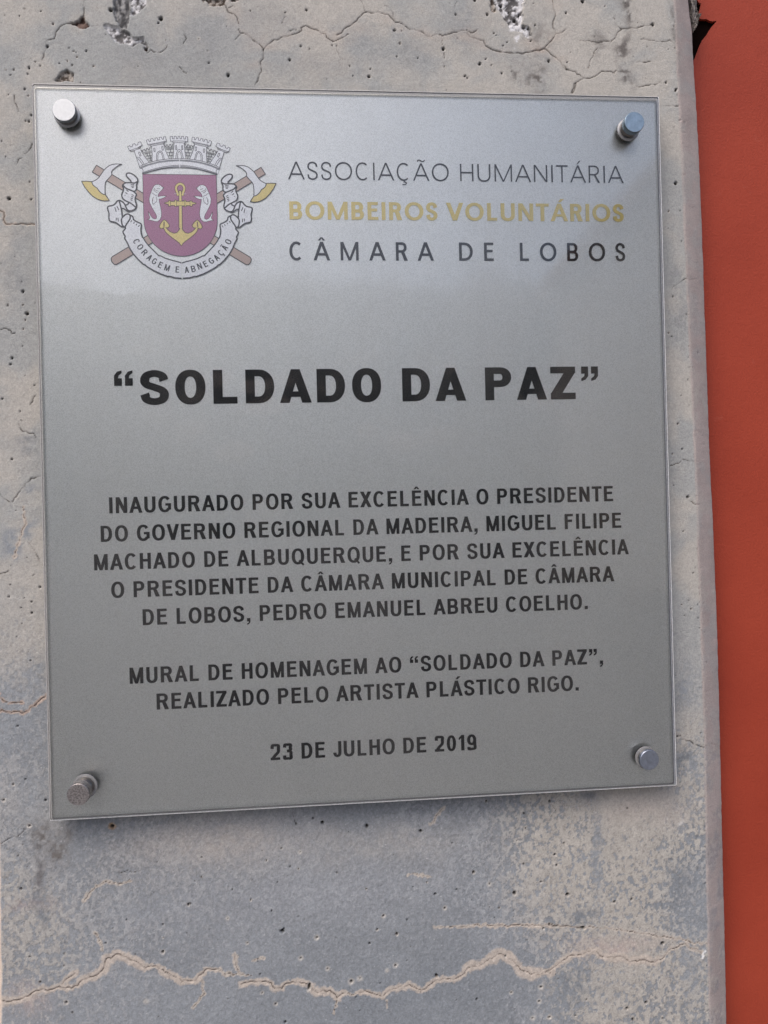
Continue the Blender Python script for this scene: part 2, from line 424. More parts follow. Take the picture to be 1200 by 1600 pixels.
def crack(pts, w=.9, depth=1.0, halo=None, hw=0, tone=.22, brk=.6):
    """pts in photo pixels; w = width in photo pixels"""
    global base
    p = atv(pts)
    # jitter between the points
    q = [p[0]]
    for a, b in zip(p[:-1], p[1:]):
        n = max(1, int(np.hypot(*(b - a)) / .0022))
        for k in range(1, n + 1):
            e = a + (b - a) * k / n
            if k < n: e = e + rs.randn(2) * .00058
            q.append(e)
    q = np.array(q)
    m = .006 + hw * .0006
    sl = window(q[:, 0].min() - m, q[:, 0].max() + m, q[:, 1].min() - m, q[:, 1].max() + m)
    uu, vv = U[sl], V[sl]
    if uu.size == 0: return
    d = dist_poly(q, uu, vv) / .00053
    if halo is not None:
        ww = hw * (.45 + 1.5 * NS[3].fbm(uu, vv, .010, 3))
        jag = (NS[4].fbm(uu, vv, .0020, 2) - .5) * 5.0
        k = sst(ww, ww * .55, d + jag)[..., None] * .92
        base[sl] = base[sl] * (1 - k) + np.array(halo)[None, None] * k * (.93 + .14 * NS[5].fbm(uu, vv, .003, 2)[..., None])
        H[sl] += .00008 * k[..., 0]
    ww = w * (.45 + 1.1 * NS[6].fbm(uu, vv, .005, 2))
    vis = sst(.36, .52, NS[7].fbm(uu + 3, vv, .005, 2)) * brk + (1 - brk)
    k = sst(ww * .75 + .45, ww * .2, d) * vis
    base[sl] = base[sl] * (1 - k[..., None]) + base[sl] * np.array([tone * .85, tone * .74, tone * .66])[None, None] * k[..., None]
    H[sl] -= .0007 * depth * k

def pore(px, py, r, ring=0.0, ax=1.0, ang=0.0, tone=.05, rust=False):
    global base
    x, z = P(px, py); m = (r * 3 + 4) * .00053
    sl = window(x - m, x + m, z - m, z + m)
    uu, vv = U[sl], V[sl]
    if uu.size == 0: return
    dx = (uu - x) / .00053; dz = (vv - z) / .00053
    ca, sa = math.cos(ang), math.sin(ang)
    a = dx * ca + dz * sa; b = (-dx * sa + dz * ca) / ax
    d = np.hypot(a, b) * (1 + .5 * (NS[8].fbm(uu, vv, .0025, 2) - .5))
    if ring:
        k = sst(r + 2.2 * ring + .6, r + .4, d)[..., None] * .75
        base[sl] = base[sl] * (1 - k) + np.array(lin(186, 182, 176) if not rust else lin(170, 140, 105))[None, None] * k
    k = sst(r + .45, r * .55, d)
    k3 = k[..., None]
    base[sl] = base[sl] * (1 - k3) + np.array([.02, .018, .016])[None, None] * k3 * (tone / .05)
    H[sl] -= .0016 * min(1.5, r / 1.5) * k

def inpoly(pts, xs, zz):
    ins = np.zeros(xs.shape, bool); n = len(pts); j = n - 1
    for i in range(n):
        xi, zi = pts[i]; xj, zj = pts[j]
        cnd = ((zi > zz) != (zj > zz)) & (xs < (xj - xi) * (zz - zi) / (zj - zi + 1e-12) + xi)
        ins ^= cnd; j = i
    return ins

def chip(pts, kind, seed=0):
    global base
    p = atv(pts); m = .004
    sl = window(p[:, 0].min() - m, p[:, 0].max() + m, p[:, 1].min() - m, p[:, 1].max() + m)
    uu, vv = U[sl], V[sl]
    if uu.size == 0: return
    ju = uu + (NS[1].fbm(uu, vv, .004, 3) - .5) * .004; jv = vv + (NS[2].fbm(uu, vv, .004, 3) - .5) * .004
    ins = inpoly(p, ju, jv)
    d = dist_poly(np.vstack([p, p[:1]]), ju, jv) / .00053
    k = np.where(ins, sst(0, 1.6, d), 0.0).astype(np.float32)
    n = NS[(seed + 3) % 12].fbm(uu + seed, vv, .0028, 3, .6); n2 = NS[(seed + 5) % 12].fbm(uu + seed, vv, .007, 3, .6)
    if kind == 'white':
        f = sst(.40, .60, n * .75 + n2 * .25)[..., None]
        c_ = np.array(lin(92, 90, 90))[None, None] * (1 - f) + np.array(lin(214, 214, 216))[None, None] * f
    elif kind == 'dark':
        f = sst(.35, .68, NS[6].fbm(uu * 2.2, vv, .006, 3))[..., None]
        c_ = np.array(lin(66, 66, 68))[None, None] * (1 - f) + np.array(lin(150, 150, 150))[None, None] * f
    elif kind == 'brown':
        f = sst(.4, .6, n)[..., None]
        c_ = np.array(lin(70, 52, 46))[None, None] * (1 - f) + np.array(lin(120, 100, 92))[None, None] * f
    else:
        f = sst(.4, .6, n)[..., None]
        c_ = np.array(lin(86, 76, 68))[None, None] * (1 - f) + np.array(lin(165, 158, 150))[None, None] * f
    base[sl] = base[sl] * (1 - k[..., None]) + c_ * k[..., None]
    H[sl] -= k * (.0012 + .0022 * (1 - n))

def fr(ox, oy, s, pts): return [(ox + x / s, oy + y / s) for x, y in pts]
T1 = (0, 0, 4.0); T2 = (300, 0, 4.0); T3 = (600, 0, 4.0); T4 = (880, 0, 3.75)
L1 = (0, 120, 4.21); L2_ = (0, 480, 3.81); L3 = (0, 880, 3.81)
R1 = (1020, 140, 4.444); R2 = (1020, 480, 4.21); R3 = (1020, 840, 4.21)
B1 = (0, 1270, 4.0); B2 = (280, 1240, 4.0); B3 = (560, 1240, 4.0); B4 = (840, 1200, 3.333)
HB = lin(184, 174, 164); HP = lin(174, 158, 147); HW = lin(180, 172, 163)
CR = [
 (T1, [(520, -40), (525, 50), (522, 95)], .9), (T1, [(565, 165), (605, 158)], .5), (T1, [(440, 148), (400, 152), (370, 170), (345, 225), (340, 240), (290, 250), (285, 275), (295, 295), (275, 330), (262, 375)], .9),
 (T1, [(920, 330), (945, 310), (960, 325), (1000, 328), (1030, 310), (1045, 280)], .6), (T1, [(1150, 215), (1165, 240), (1145, 270)], .8), (T1, [(1120, 415), (1150, 450), (1170, 460)], .4),
 (T2, [(200, 25), (225, 75), (260, 85), (285, 115), (290, 145)], 1.1), (T2, [(290, 180), (300, 205), (330, 210), (380, 250), (420, 275), (445, 312)], .9),
 (T2, [(445, 312), (490, 268), (530, 250), (575, 228), (620, 218), (665, 203), (710, 160), (745, 178), (785, 188), (810, 208), (835, 210), (860, 245), (882, 258)], 1.1),
 (T2, [(882, 258), (930, 240), (980, 210)], .7), (T2, [(905, 218), (935, 205), (950, 180), (1000, 155), (1040, 110), (1085, 75)], 1.1), (T2, [(1045, -20), (1075, 50), (1085, 75)], .6),
 (T2, [(1085, 75), (1130, 82), (1200, 85)], .8), (T2, [(445, 312), (445, 350), (430, 400), (432, 450), (415, 490), (392, 530)], 1.0), (T2, [(905, 280), (915, 330), (940, 372)], .6),
 (T2, [(590, 100), (560, 145)], .7), (T2, [(300, 215), (270, 250)], .7), (T2, [(230, 50), (265, 42)], .7), (T2, [(600, 195), (650, 185)], .5),
 (T3, [(0, 88), (40, 105), (70, 140), (110, 145), (150, 175), (200, 190), (240, 200), (265, 222), (290, 230), (330, 212), (365, 225), (410, 212), (460, 200), (500, 190), (545, 205), (580, 190)], 1.0),
 (T3, [(520, 210), (545, 235), (600, 250), (625, 255), (640, 290), (680, 310), (740, 325), (800, 330), (870, 335), (930, 318), (990, 305)], 1.5),
 (T3, [(990, 305), (1030, 270), (1060, 235), (1075, 210), (1055, 150), (1075, 90), (1055, 30), (1060, -20)], .9), (T3, [(1075, 210), (1110, 205), (1140, 180)], .7),
 (T3, [(995, 300), (1030, 320), (1060, 350), (1105, 385), (1140, 435), (1200, 450)], 1.0), (T3, [(365, 230), (370, 300), (375, 370), (378, 420)], .3), (T3, [(1200, 520), (1180, 580)], .8),
 (T3, [(455, 10), (440, 50)], .6), (T3, [(0, 35), (40, 50), (70, 120)], .4),
 (T4, [(0, 375), (20, 405), (70, 420), (120, 458), (85, 480), (65, 510), (50, 545)], 1.0), (T4, [(120, 458), (170, 455), (210, 430), (260, 420), (330, 422), (395, 420)], .9),
 (T4, [(95, 238), (150, 238), (205, 250), (240, 242), (280, 245), (310, 210), (345, 170), (400, 162), (450, 158), (500, 150), (525, 143)], 1.0), (T4, [(455, 230), (520, 240), (580, 245), (640, 245)], .9),
 (T4, [(430, 505), (470, 505), (520, 492), (600, 482)], .8), (T4, [(430, 365), (480, 365), (520, 358)], .8), (T4, [(295, 100), (315, 150), (345, 170)], .5), (T4, [(600, 622), (650, 618), (690, 622)], .7),
 (T4, [(200, 280), (160, 350), (145, 400)], .4),
 (L1, [(95, 125), (105, 180), (120, 225)], .8), (L1, [(210, 440), (190, 485), (150, 510), (125, 540), (110, 575)], .9),
 (L2_, [(-10, 128), (45, 130), (70, 158), (90, 152)], .9), (L2_, [(110, 695), (135, 742), (170, 752), (200, 750), (215, 778)], .8), (L2_, [(-10, 1105), (40, 1148), (75, 1160), (120, 1095), (150, 1050), (185, 1018), (240, 1005)], .9),
 (L2_, [(210, 525), (195, 560), (180, 580)], .9), (L2_, [(-10, 1590), (50, 1570)], .8), (L2_, [(160, 1395), (200, 1440), (235, 1520)], .5),
 (R1, [(130, 1390), (180, 1345), (230, 1312), (270, 1322), (310, 1305), (355, 1280)], .8), (R2, [(115, 1040), (150, 1030), (190, 1005), (240, 1012), (290, 1015), (320, 995)], .8),
 (R2, [(240, 1275), (270, 1292), (310, 1295)], .6), (R3, [(185, 1330), (240, 1335), (300, 1370), (350, 1385)], .8), (R3, [(400, 1360), (450, 1385)], .6), (R3, [(150, 1310), (185, 1305)], .9),
 (B1, [(5, 195), (60, 160), (120, 140), (165, 95)], .6), (B1, [(740, 370), (910, 362)], .35), (B2, [(710, 115), (730, 190)], .7), (B4, [(60, 175), (95, 220)], .5),
]
for F, pts, w in CR:
    if F in (T2, T3) and w >= .9:
        for q in fr(*F, pts)[::3]: smudge(q[0], q[1], 15, 9, lin(182, 170, 160), .30, .2)
for F, pts, w in CR: crack(fr(*F, pts), w)
CH_ = [
 (L1, [(-10, 870), (25, 890), (20, 940), (50, 970), (100, 970), (140, 965), (180, 972), (230, 970)], 1.1, HB, 2.5),
 (L2_, [(135, 1190), (150, 1260), (155, 1290), (130, 1350), (115, 1390), (100, 1440), (80, 1490)], .4, HB, 2.2),
 (L3, [(-10, 775), (30, 825), (70, 832), (135, 830)], .7, HP, 3), (L3, [(-10, 885), (90, 882), (130, 895), (170, 875), (220, 830), (275, 785)], .9, HP, 3.5),
 (B1, [(5, 1178), (60, 1180), (120, 1168), (180, 1145), (220, 1115), (270, 1100), (310, 1108), (370, 1085), (410, 1095), (450, 1095), (500, 1055), (560, 1030), (610, 1012), (640, 985), (655, 940), (680, 905), (730, 885), (790, 900), (850, 930)], 1.0, HB, 6.5),
 (B1, [(850, 930), (900, 965), (960, 960), (1020, 980), (1070, 1015), (1130, 1045), (1200, 1058)], .5, HB, 6), (B1, [(390, 1070), (420, 1035), (470, 1000)], 1.0, HB, 5),
 (B1, [(640, 860), (620, 800), (590, 750)], .2, HW, 3), (B1, [(530, 545), (570, 490), (600, 460)], .7, HW, 3), (B1, [(600, 460), (660, 430), (720, 440)], .2, HW, 2.5), (B1, [(740, 445), (820, 425)], .2, HW, 2),
 (B2, [(0, 1160), (60, 1178), (110, 1160), (160, 1105), (200, 1100), (245, 1100)], .8, HB, 5.5), (B2, [(245, 1100), (290, 1130), (340, 1135), (370, 1120), (450, 1138)], .3, HW, 3.5),
 (B2, [(385, 1190), (430, 1180), (500, 1170), (550, 1175), (600, 1220), (650, 1200), (710, 1180), (780, 1185), (830, 1225), (880, 1240), (940, 1230), (985, 1280), (1040, 1245)], .8, HB, 5.5),
 (B2, [(1040, 1245), (1080, 1260), (1130, 1245), (1200, 1240)], .3, HW, 2.5), (B2, [(985, 1290), (970, 1370)], .2, HW, 2), (B2, [(140, 1170), (155, 1260), (80, 1340)], .2, HW, 2),
 (B2, [(340, 1010), (350, 1060), (375, 1120)], .2, HW, 3.5), (B2, [(460, 1045), (530, 1030)], .2, HW, 2.5),
 (B3, [(0, 1240), (60, 1240), (150, 1270), (200, 1225), (260, 1205), (320, 1195), (380, 1225), (420, 1220), (470, 1175), (530, 1155), (600, 1160), (650, 1135), (690, 1090)], .6, HB, 5),
 (B3, [(690, 1090), (760, 1075), (820, 1030), (880, 1005), (930, 1020), (980, 1060), (1030, 1110), (1080, 1130), (1140, 1115), (1200, 1120)], .5, HB, 9.5), (B3, [(150, 1270), (180, 1340)], .2, HW, 2),
 (B3, [(480, 835), (560, 830), (640, 835), (720, 825)], .3, HW, 3), (B3, [(720, 825), (800, 820), (870, 825), (930, 830), (1000, 820), (1100, 825), (1200, 830)], .5, HB, 3),
 (B4, [(0, 820), (60, 812), (120, 825), (200, 828), (290, 828), (370, 838), (450, 848), (560, 862), (680, 882), (780, 900), (890, 922)], .35, HW, 2.4), (B4, [(60, 818), (130, 822), (240, 830)], 1.1, None, 0),
 (B4, [(0, 1078), (40, 1065), (100, 1030), (160, 980), (220, 975), (270, 955), (305, 955)], .5, HB, 5), (B4, [(305, 955), (340, 985), (400, 990), (440, 978), (480, 1010), (550, 1000), (600, 1012), (640, 1000)], .9, HB, 7),
 (B4, [(640, 1000), (680, 955), (770, 915)], .6, HW, 3), (B4, [(770, 915), (800, 940), (860, 965)], .6, HW, 3), (B3, [(310, 510), (340, 500), (460, 520)], .2, HW, 2.5), (B3, [(450, 190), (480, 150), (530, 90)], .2, HW, 2.5),
]
for F, pts, w, h, hw in CH_: crack(fr(*F, pts), w, halo=h, hw=hw)
PO = [
 (T1, [(1005, 115, 16), (990, 143, 7), (585, 412, 6), (255, 70, 5), (330, 150, 7), (540, 318, 6), (180, 422, 8), (85, 435, 6), (65, 468, 4), (295, 292, 9), (430, 300, 4), (460, 320, 5), (475, 325, 4), (480, 355, 5), (420, 380, 4), (450, 405, 5), (370, 395, 4), (220, 385, 5), (35, 435, 4), (172, 462, 5), (250, 410, 5), (155, 555, 5), (690, 62, 12), (120, 98, 4)]),
 (T2, [(610, 373, 9), (680, 288, 7), (1107, 478, 13), (1114, 430, 6), (105, 392, 6), (225, 470, 11), (985, 410, 5), (733, 305, 4), (875, 283, 5), (715, 62, 8), (582, 78, 5), (365, 68, 4), (1005, 475, 4)]),
 (T3, [(372, 305, 10), (598, 400, 10), (1030, 380, 10), (735, 456, 7), (506, 476, 7), (66, 188, 9), (645, 90, 10), (686, 207, 6), (100, 270, 6), (212, 362, 5), (80, 352, 5), (568, 0, 11), (460, 240, 4), (636, 370, 5), (520, 488, 5), (700, 220, 4), (945, 155, 6), (935, 20, 4), (745, 285, 5), (770, 262, 5), (448, 92, 6), (1140, 80, 5), (1145, 388, 5), (672, 408, 5)]),
 (T4, [(115, 5, 11), (525, 145, 10), (663, 523, 9), (18, 75, 5), (605, 482, 6), (245, 35, 4)]),
 (L1, [(58, 800, 10), (190, 293, 7), (205, 253, 6), (150, 1413, 9), (178, 1557, 9), (203, 805, 6), (195, 690, 5), (160, 82, 4), (185, 125, 5), (38, 525, 4), (12, 423, 4), (150, 1500, 4), (55, 118, 4), (168, 290, 5), (50, 1505, 5)]),
 (L2_, [(158, 38, 9), (72, 303, 7), (12, 545, 6), (70, 905, 7), (133, 230, 4), (62, 340, 6), (150, 75, 5), (138, 130, 5), (205, 465, 4), (118, 620, 4)]),
 (L3, [(237, 143, 7), (188, 297, 6), (188, 230, 5), (78, 1318, 5), (272, 1412, 6), (105, 970, 7), (52, 200, 6), (150, 1287, 5), (180, 580, 6), (125, 265, 4), (198, 72, 4), (60, 128, 4), (130, 360, 3)]),
 (R1, [(160, 650, 13), (190, 213, 8), (230, 220, 7), (160, 5, 8), (140, 1437, 6), (305, 803, 5), (110, 843, 6), (210, 372, 5), (262, 525, 4), (218, 590, 6), (202, 1050, 5), (105, 965, 4), (275, 1165, 4), (330, 1185, 4), (163, 478, 4)]),
 (R2, [(230, 1248, 11), (165, 767, 6), (318, 290, 6), (200, 1475, 5), (195, 932, 6), (130, 965, 6), (240, 255, 5), (105, 168, 6), (335, 820, 5), (360, 900, 5), (138, 1172, 4), (185, 580, 4), (293, 378, 4), (125, 190, 5)]),
 (R3, [(252, 470, 6), (235, 412, 4), (165, 1310, 7), (265, 232, 4), (360, 822, 5), (208, 512, 4), (190, 440, 4), (315, 1285, 4), (375, 1008, 4)]),
 (B1, [(130, 477, 8), (250, 1057, 7), (1018, 697, 5), (452, 1248, 5), (110, 268, 4), (790, 668, 4), (1185, 570, 8), (140, 200, 4), (185, 900, 4), (400, 955, 4), (660, 815, 4), (1020, 780, 3)]),
 (B2, [(645, 862, 14), (652, 846, 7), (1173, 205, 11), (895, 182, 11), (662, 1430, 8), (505, 1128, 5), (638, 344, 6), (693, 457, 5), (577, 733, 5), (1190, 938, 6), (447, 665, 5), (730, 190, 6), (545, 418, 4), (613, 555, 4), (1170, 597, 4), (140, 397, 4), (140, 522, 5), (55, 695, 7), (985, 495, 5), (745, 470, 4), (330, 600, 4), (1105, 1272, 5), (835, 155, 7)]),
 (B3, [(976, 623, 12), (720, 494, 8), (480, 627, 9), (614, 599, 6), (118, 852, 7), (240, 880, 9), (488, 1137, 11), (740, 1287, 8), (1035, 125, 6), (1045, 217, 6), (428, 555, 5), (800, 47, 7), (390, 235, 10), (70, 938, 6), (850, 777, 4), (880, 715, 5), (1033, 440, 5), (1140, 552, 6), (585, 308, 4), (340, 582, 4), (305, 788, 5), (1195, 50, 6), (1160, 845, 5), (920, 1017, 5), (135, 1185, 4)]),
 (B4, [(156, 659, 12), (90, 452, 7), (400, 697, 7), (489, 684, 5), (653, 915, 9), (63, 172, 7), (18, 593, 5), (565, 1222, 7), (465, 1252, 8), (497, 1310, 7), (650, 1305, 5), (468, 210, 4), (197, 1290, 5), (138, 392, 4), (30, 835, 5), (238, 832, 8), (62, 815, 6)]),
]
for F, L in PO:
    for x, y, r in L:
        q = fr(*F, [(x, y)])[0]; pore(q[0], q[1], max(.6, r / F[2] * .95), ax=random.uniform(.8, 1.35), ang=random.uniform(-.6, .6), ring=.35 if random.random() < .3 else 0)
RO = [(B1, 700, 85, 16, 1.6, True), (B1, 182, 83, 7, 1.2, False), (B1, 1017, 870, 11, 1.2, False), (B1, 413, 1185, 11, 1.3, False), (L3, 22, 1410, 7, 1.3, False), (L3, 175, 1565, 8, 1.5, False),
      (B2, 860, 903, 9, 1.8, False), (B2, 760, 1030, 7, 1.6, False), (B2, 603, 1313, 8, 1.3, False), (B2, 1075, 1175, 10, 2.2, False), (B2, 1130, 1155, 4, 2.6, False), (B2, 927, 1095, 5, 2.0, False), (B2, 518, 1245, 5, 1.3, False),
      (B2, 755, 365, 3, 1.8, False), (B2, 425, 935, 4, 1.5, False), (B2, 303, 780, 4, 1.8, False), (B3, 540, 715, 7, 1.5, False), (B3, 158, 766, 8, 1.4, False), (B3, 232, 1075, 9, 1.6, False), (B3, 1142, 1210, 9, 1.8, False),
      (B3, 1130, 1300, 7, 1.7, False), (B3, 955, 1245, 6, 1.5, False), (B3, 1090, 1405, 6, 2.0, False), (B3, 990, 295, 5, 1.6, False), (B3, 820, 565, 5, 1.8, False), (B3, 1195, 1400, 7, 1.7, False), (B4, 99, 507, 7, 2.4, False),
      (B4, 62, 1300, 7, 1.6, False), (B4, 255, 1207, 6, 1.6, False), (B1, 910, 1180, 2, 2.6, False), (T2, 42, 240, 2, 1.6, False), (B3, 180, 1105, 2, 2.0, False)]
for F, x, y, r, ring, rust in RO:
    q = fr(*F, [(x, y)])[0]; pore(q[0], q[1], max(.5, r / F[2] * .8), ring=ring, rust=rust)
q = fr(*B2, [(812, 1208)])[0]; pore(q[0], q[1], 2.4, ring=.5, ax=2.6, ang=-.25)
q = fr(*T3, [(820, 120)])[0]
chip(fr(*T1, [(440, 152), (490, 120), (520, 92), (540, 130), (565, 165), (520, 176)]), 'brown', 1)
chip(fr(*T1, [(710, -40), (700, 60), (720, 120), (745, 160), (800, 190), (815, 110), (830, -40)]), 'dark', 2)
chip(fr(*T1, [(640, 148), (655, 180), (700, 230), (720, 270), (780, 270), (830, 290), (880, 265), (915, 300), (905, 320), (930, 325), (925, 280), (900, 235), (830, 235), (800, 190), (745, 160), (680, 150)]), 'white', 3)
chip(fr(*T1, [(815, -40), (820, 60), (815, 105), (850, 100), (870, 75), (915, 25), (920, -40)]), 'white', 4)
chip(fr(*T1, [(900, 300), (905, 325), (930, 330), (930, 295)]), 'brown', 6)
chip(fr(*T1, [(335, 500), (370, 460), (420, 435), (460, 455), (460, 508), (400, 510)]), 'grey', 5)
chip(fr(*T2, [(55, -20), (75, 15), (100, 42), (130, 45), (170, 40), (205, 30), (215, -20)]), 'grey', 7)
chip(fr(*T2, [(235, 8), (240, -20), (300, -20), (290, 6)]), 'grey', 8)
chip(fr(*T3, [(680, -40), (700, 60), (740, 100), (790, 175), (830, 188), (860, 200), (880, 228), (920, 225), (920, 180), (900, 150), (872, 150), (870, 50), (885, -40)]), 'white', 9)
chip(fr(*T3, [(670, -40), (668, 70), (700, 90), (700, 40), (690, -40)]), 'grey', 10)
for x, y, r in [(850, 262, 17), (912, 245, 10), (815, 328, 6), (845, 290, 6), (918, 272, 6), (822, 198, 11)]:
    q = fr(*T3, [(x, y)])[0]; smudge(q[0], q[1], r / 4, r / 4, lin(212, 212, 214), 1.2, .6)
for x, y, r in [(735, 25, 13), (822, 120, 11), (845, 90, 7), (780, 70, 6), (918, 255, 6), (902, 172, 7), (700, 20, 6)]:
    q = fr(*T3, [(x, y)])[0]; pore(q[0], q[1], r / 4 * .9)
# white paint dabs
q = fr(*B4, [(718, 272)])[0]; smudge(q[0], q[1], 4.2, 3.2, lin(200, 198, 194), 1.3, .2)
q = fr(*B4, [(868, 972)])[0]
crack([(q[0] + 1.6, q[1] - 5), (q[0] - 2.2, q[1] + 5)], .05, depth=-.2, halo=lin(225, 226, 226), hw=1.5, tone=1.0)
# scattered tiny air holes
for _ in range(420):
    px, py = random.uniform(0, 1110), random.uniform(-20, 1620)
    if 60 < px < 1025 and 145 < py < 1220: continue
    dens_ = 1.0
    pore(px, py, random.choice([.35, .45, .5, .6, .75]), tone=random.choice([.05, .15, .25]))
# fine pits near the chamfer arris
for _ in range(160):
    t = random.random(); z = Z0 + t * (Z1 - Z0); x = np.interp(z, zs, xr) + random.gauss(0, .0022)
    m = .003; sl = window(x - m, x + m, z - m, z + m); uu, vv = U[sl], V[sl]
    r = random.uniform(.4, 1.3) * .00053
    k = sst(r * 1.4, r * .5, np.hypot(uu - x, (vv - z) * .7))
    base[sl] *= (1 - .55 * k[..., None]); H[sl] -= .0006 * k

# fine grain: pale and dark specks, stronger on the bare blue skin
gr = NS[2].fbm(U, V * .8, .0013, 2, .7) - .5
base = base * (1 + (gr * (.26 + .16 * bm_))[..., None])
sp_ = NS[9].v(U / .0011, V / .0011)
base = base + (sst(.93, .99, sp_) * (.05 + .10 * bm_))[..., None]
base = base * (1 - .22 * sst(.06, .01, NS[5].v(U / .0014, V / .0014)))[..., None]
H += .00010 * gr
# chamfer strip: smoother, pinkish grey, with grain
pk = NS[7].fbm(U * 2.5, V, .02, 4)
chc = np.array(lin(168, 158, 154))[None, None] * (.86 + .28 * pk[..., None])
chm = np.clip(cham * .95, 0, 1)[..., None] * (.55 + .45 * sst(.35, .55, NS[9].fbm(U, V, .012, 3))[..., None])
base = base * (1 - chm) + chc * chm
lf = np.zeros(X.shape, np.float32); lf[:, :c0] = 1; base = base * (1 - lf[..., None]) + np.array(lin(205, 190, 176))[None, None] * lf[..., None]  # left chamfer painted pale, brighter light on that side put into its colour
base = np.clip(base * GAIN, .002, .9)
arr = np.zeros(X.shape, np.float32)
# displacement along the local normal (front: -y; chamfer: diagonal)
H = H * np.where(cham > .4, .35, 1.0)
Yd = Y - H + WY
Xd = X + H * np.where(cham > .9, .7, 0)
VV = np.stack([Xd, Yd, Z], -1).reshape(-1, 3).astype(np.float32)
ii = np.arange(NZ * NX).reshape(NZ, NX)
FQ = np.stack([ii[:-1, :-1], ii[:-1, 1:], ii[1:, 1:], ii[1:, :-1]], -1).reshape(-1, 4)
def grid_mesh(name, VV, FQ, colr):
    me = bpy.data.meshes.new(name)
    me.vertices.add(len(VV)); me.vertices.foreach_set("co", VV.ravel())
    nf = len(FQ)
    me.loops.add(nf * 4); me.loops.foreach_set("vertex_index", FQ.astype(np.int32).ravel())
    me.polygons.add(nf); me.polygons.foreach_set("loop_start", np.arange(0, nf * 4, 4, dtype=np.int32))
    me.polygons.foreach_set("use_smooth", np.ones(nf, bool))
    me.update(calc_edges=True)
    a = me.color_attributes.new("tint", 'FLOAT_COLOR', 'POINT')
    ca = np.ones((len(VV), 4), np.float32); ca[:, :3] = colr.reshape(-1, 3)
    a.data.foreach_set("color", ca.ravel())
    return me
pil = link("concrete_pillar", grid_mesh("concrete_pillar", VV, FQ, base), M_CONC)
tag(pil, "weathered grey concrete pillar with fine cracks and air holes behind the plaque", "pillar")

# ================================================================== red wall with its broken notch
RY = .036 + WY
XW0, XW1, ZW0, ZW1 = .52, 1.7, -1.3, 1.5
hole = atv([(1078, 27), (1091, 28), (1095, 29.5), (1100, 30), (1104, 29.6), (1108, 32), (1113, 33.5), (1120, 32.2), (1116, 37.5), (1112, 42), (1107, 49), (1103, 56), (1097, 63), (1093, 71), (1090, 79), (1085, 92), (1078, 100)], RY)
hole2 = atv([(1078, -8), (1090, 1), (1092.5, 5), (1095, 4.5), (1094.5, 10), (1093.2, 15), (1091.5, 21), (1078, 23)], RY)
def ccw(p):
    a = sum(p[i][0] * p[(i + 1) % len(p)][1] - p[(i + 1) % len(p)][0] * p[i][1] for i in range(len(p)))
    return p if a > 0 else p[::-1]
hole = ccw(hole); hole2 = ccw(hole2)
rect = np.array([(XW0, ZW0), (XW1, ZW0), (XW1, ZW1), (XW0, ZW1)])
verts = [Vector(p) for p in np.vstack([rect, hole, hole2])]
n0, n1, n2 = 4, 4 + len(hole), 4 + len(hole) + len(hole2)
res = delaunay_2d_cdt(verts, [], [list(range(4)), list(range(n0, n1)), list(range(n1, n2))], 0, 1e-7)
V2, F2, OF = res[0], res[2], res[5]
VR = [(v.x, RY, v.y) for v in V2]
FR = []
for f, o in zip(F2, OF):
    if 1 in o or 2 in o or 0 not in o: continue
    a, b, c_ = [V2[i] for i in f[:3]]
    cr3 = (b.x - a.x) * (c_.y - a.y) - (b.y - a.y) * (c_.x - a.x)
    FR.append(f if cr3 > 0 else f[::-1])
for hp in (hole, hole2):
    n = len(hp); b0 = len(VR)
    VR += [(p[0], RY, p[1]) for p in hp] + [(p[0] + .0006, RY + .0028, p[1]) for p in hp]
    for i in range(n):
        j = (i + 1) % n; FR.append((b0 + i, b0 + j, b0 + n + j, b0 + n + i))
red = link("red_wall", pydata("red_wall", VR, FR), M_RED)
tag(red, "rust red painted wall set back to the right of the concrete pillar", "wall")
cav = link("cavity_shade", pydata("cavity_shade", [(XW0, RY + .0034, ZW0), (XW1, RY + .0034, ZW0), (XW1, RY + .0034, ZW1), (XW0, RY + .0034, ZW1)], [(0, 1, 2, 3)]), M_CAVSHADE, red)
tag(cav, "near-black sheet standing for the shaded hollow behind the broken notch of the red wall")
# broken flap of old render hanging in the notch
fp = [(1074, -30), (1078, 0), (1079, 20), (1080, 34), (1082.5, 45), (1081.5, 52), (1085, 46), (1088, 39), (1091, 33), (1091.5, 28), (1090.5, 20), (1090, 8), (1088.5, -30)]
bmf = bmesh.new()
fpp = atv(fp, .022 + WY)
fr_ = [bmf.verts.new((p[0], .021 + WY + .004 * math.sin(i * 1.9), p[1])) for i, p in enumerate(fpp)]
bk_ = [bmf.verts.new((p[0] + .0004, .032 + WY, p[1])) for p in fpp]
bmf.faces.new(fr_)
for i in range(len(fr_)):
    j = (i + 1) % len(fr_); bmf.faces.new((fr_[i], bk_[i], bk_[j], fr_[j]))
bmesh.ops.triangulate(bmf, faces=bmf.faces[:])
for _ in range(3): bmesh.ops.subdivide_edges(bmf, edges=bmf.edges[:], cuts=1, use_grid_fill=True)
for v in bmf.verts:
    v.co += Vector((random.gauss(0, .00022), random.gauss(0, .0007), random.gauss(0, .0003)))
bmesh.ops.recalc_face_normals(bmf, faces=bmf.faces[:])
me = bpy.data.meshes.new("broken_render"); bmf.to_mesh(me); bmf.free()
M_FLAP = simple("broken_render", (.20, .18, .17), .9, noise=(420, .55), bump=(500, .8, .001))
flap = link("broken_render", me, M_FLAP)
tag(flap, "crumbling grey flap of render beside the pillar's top right edge", "render fragment")

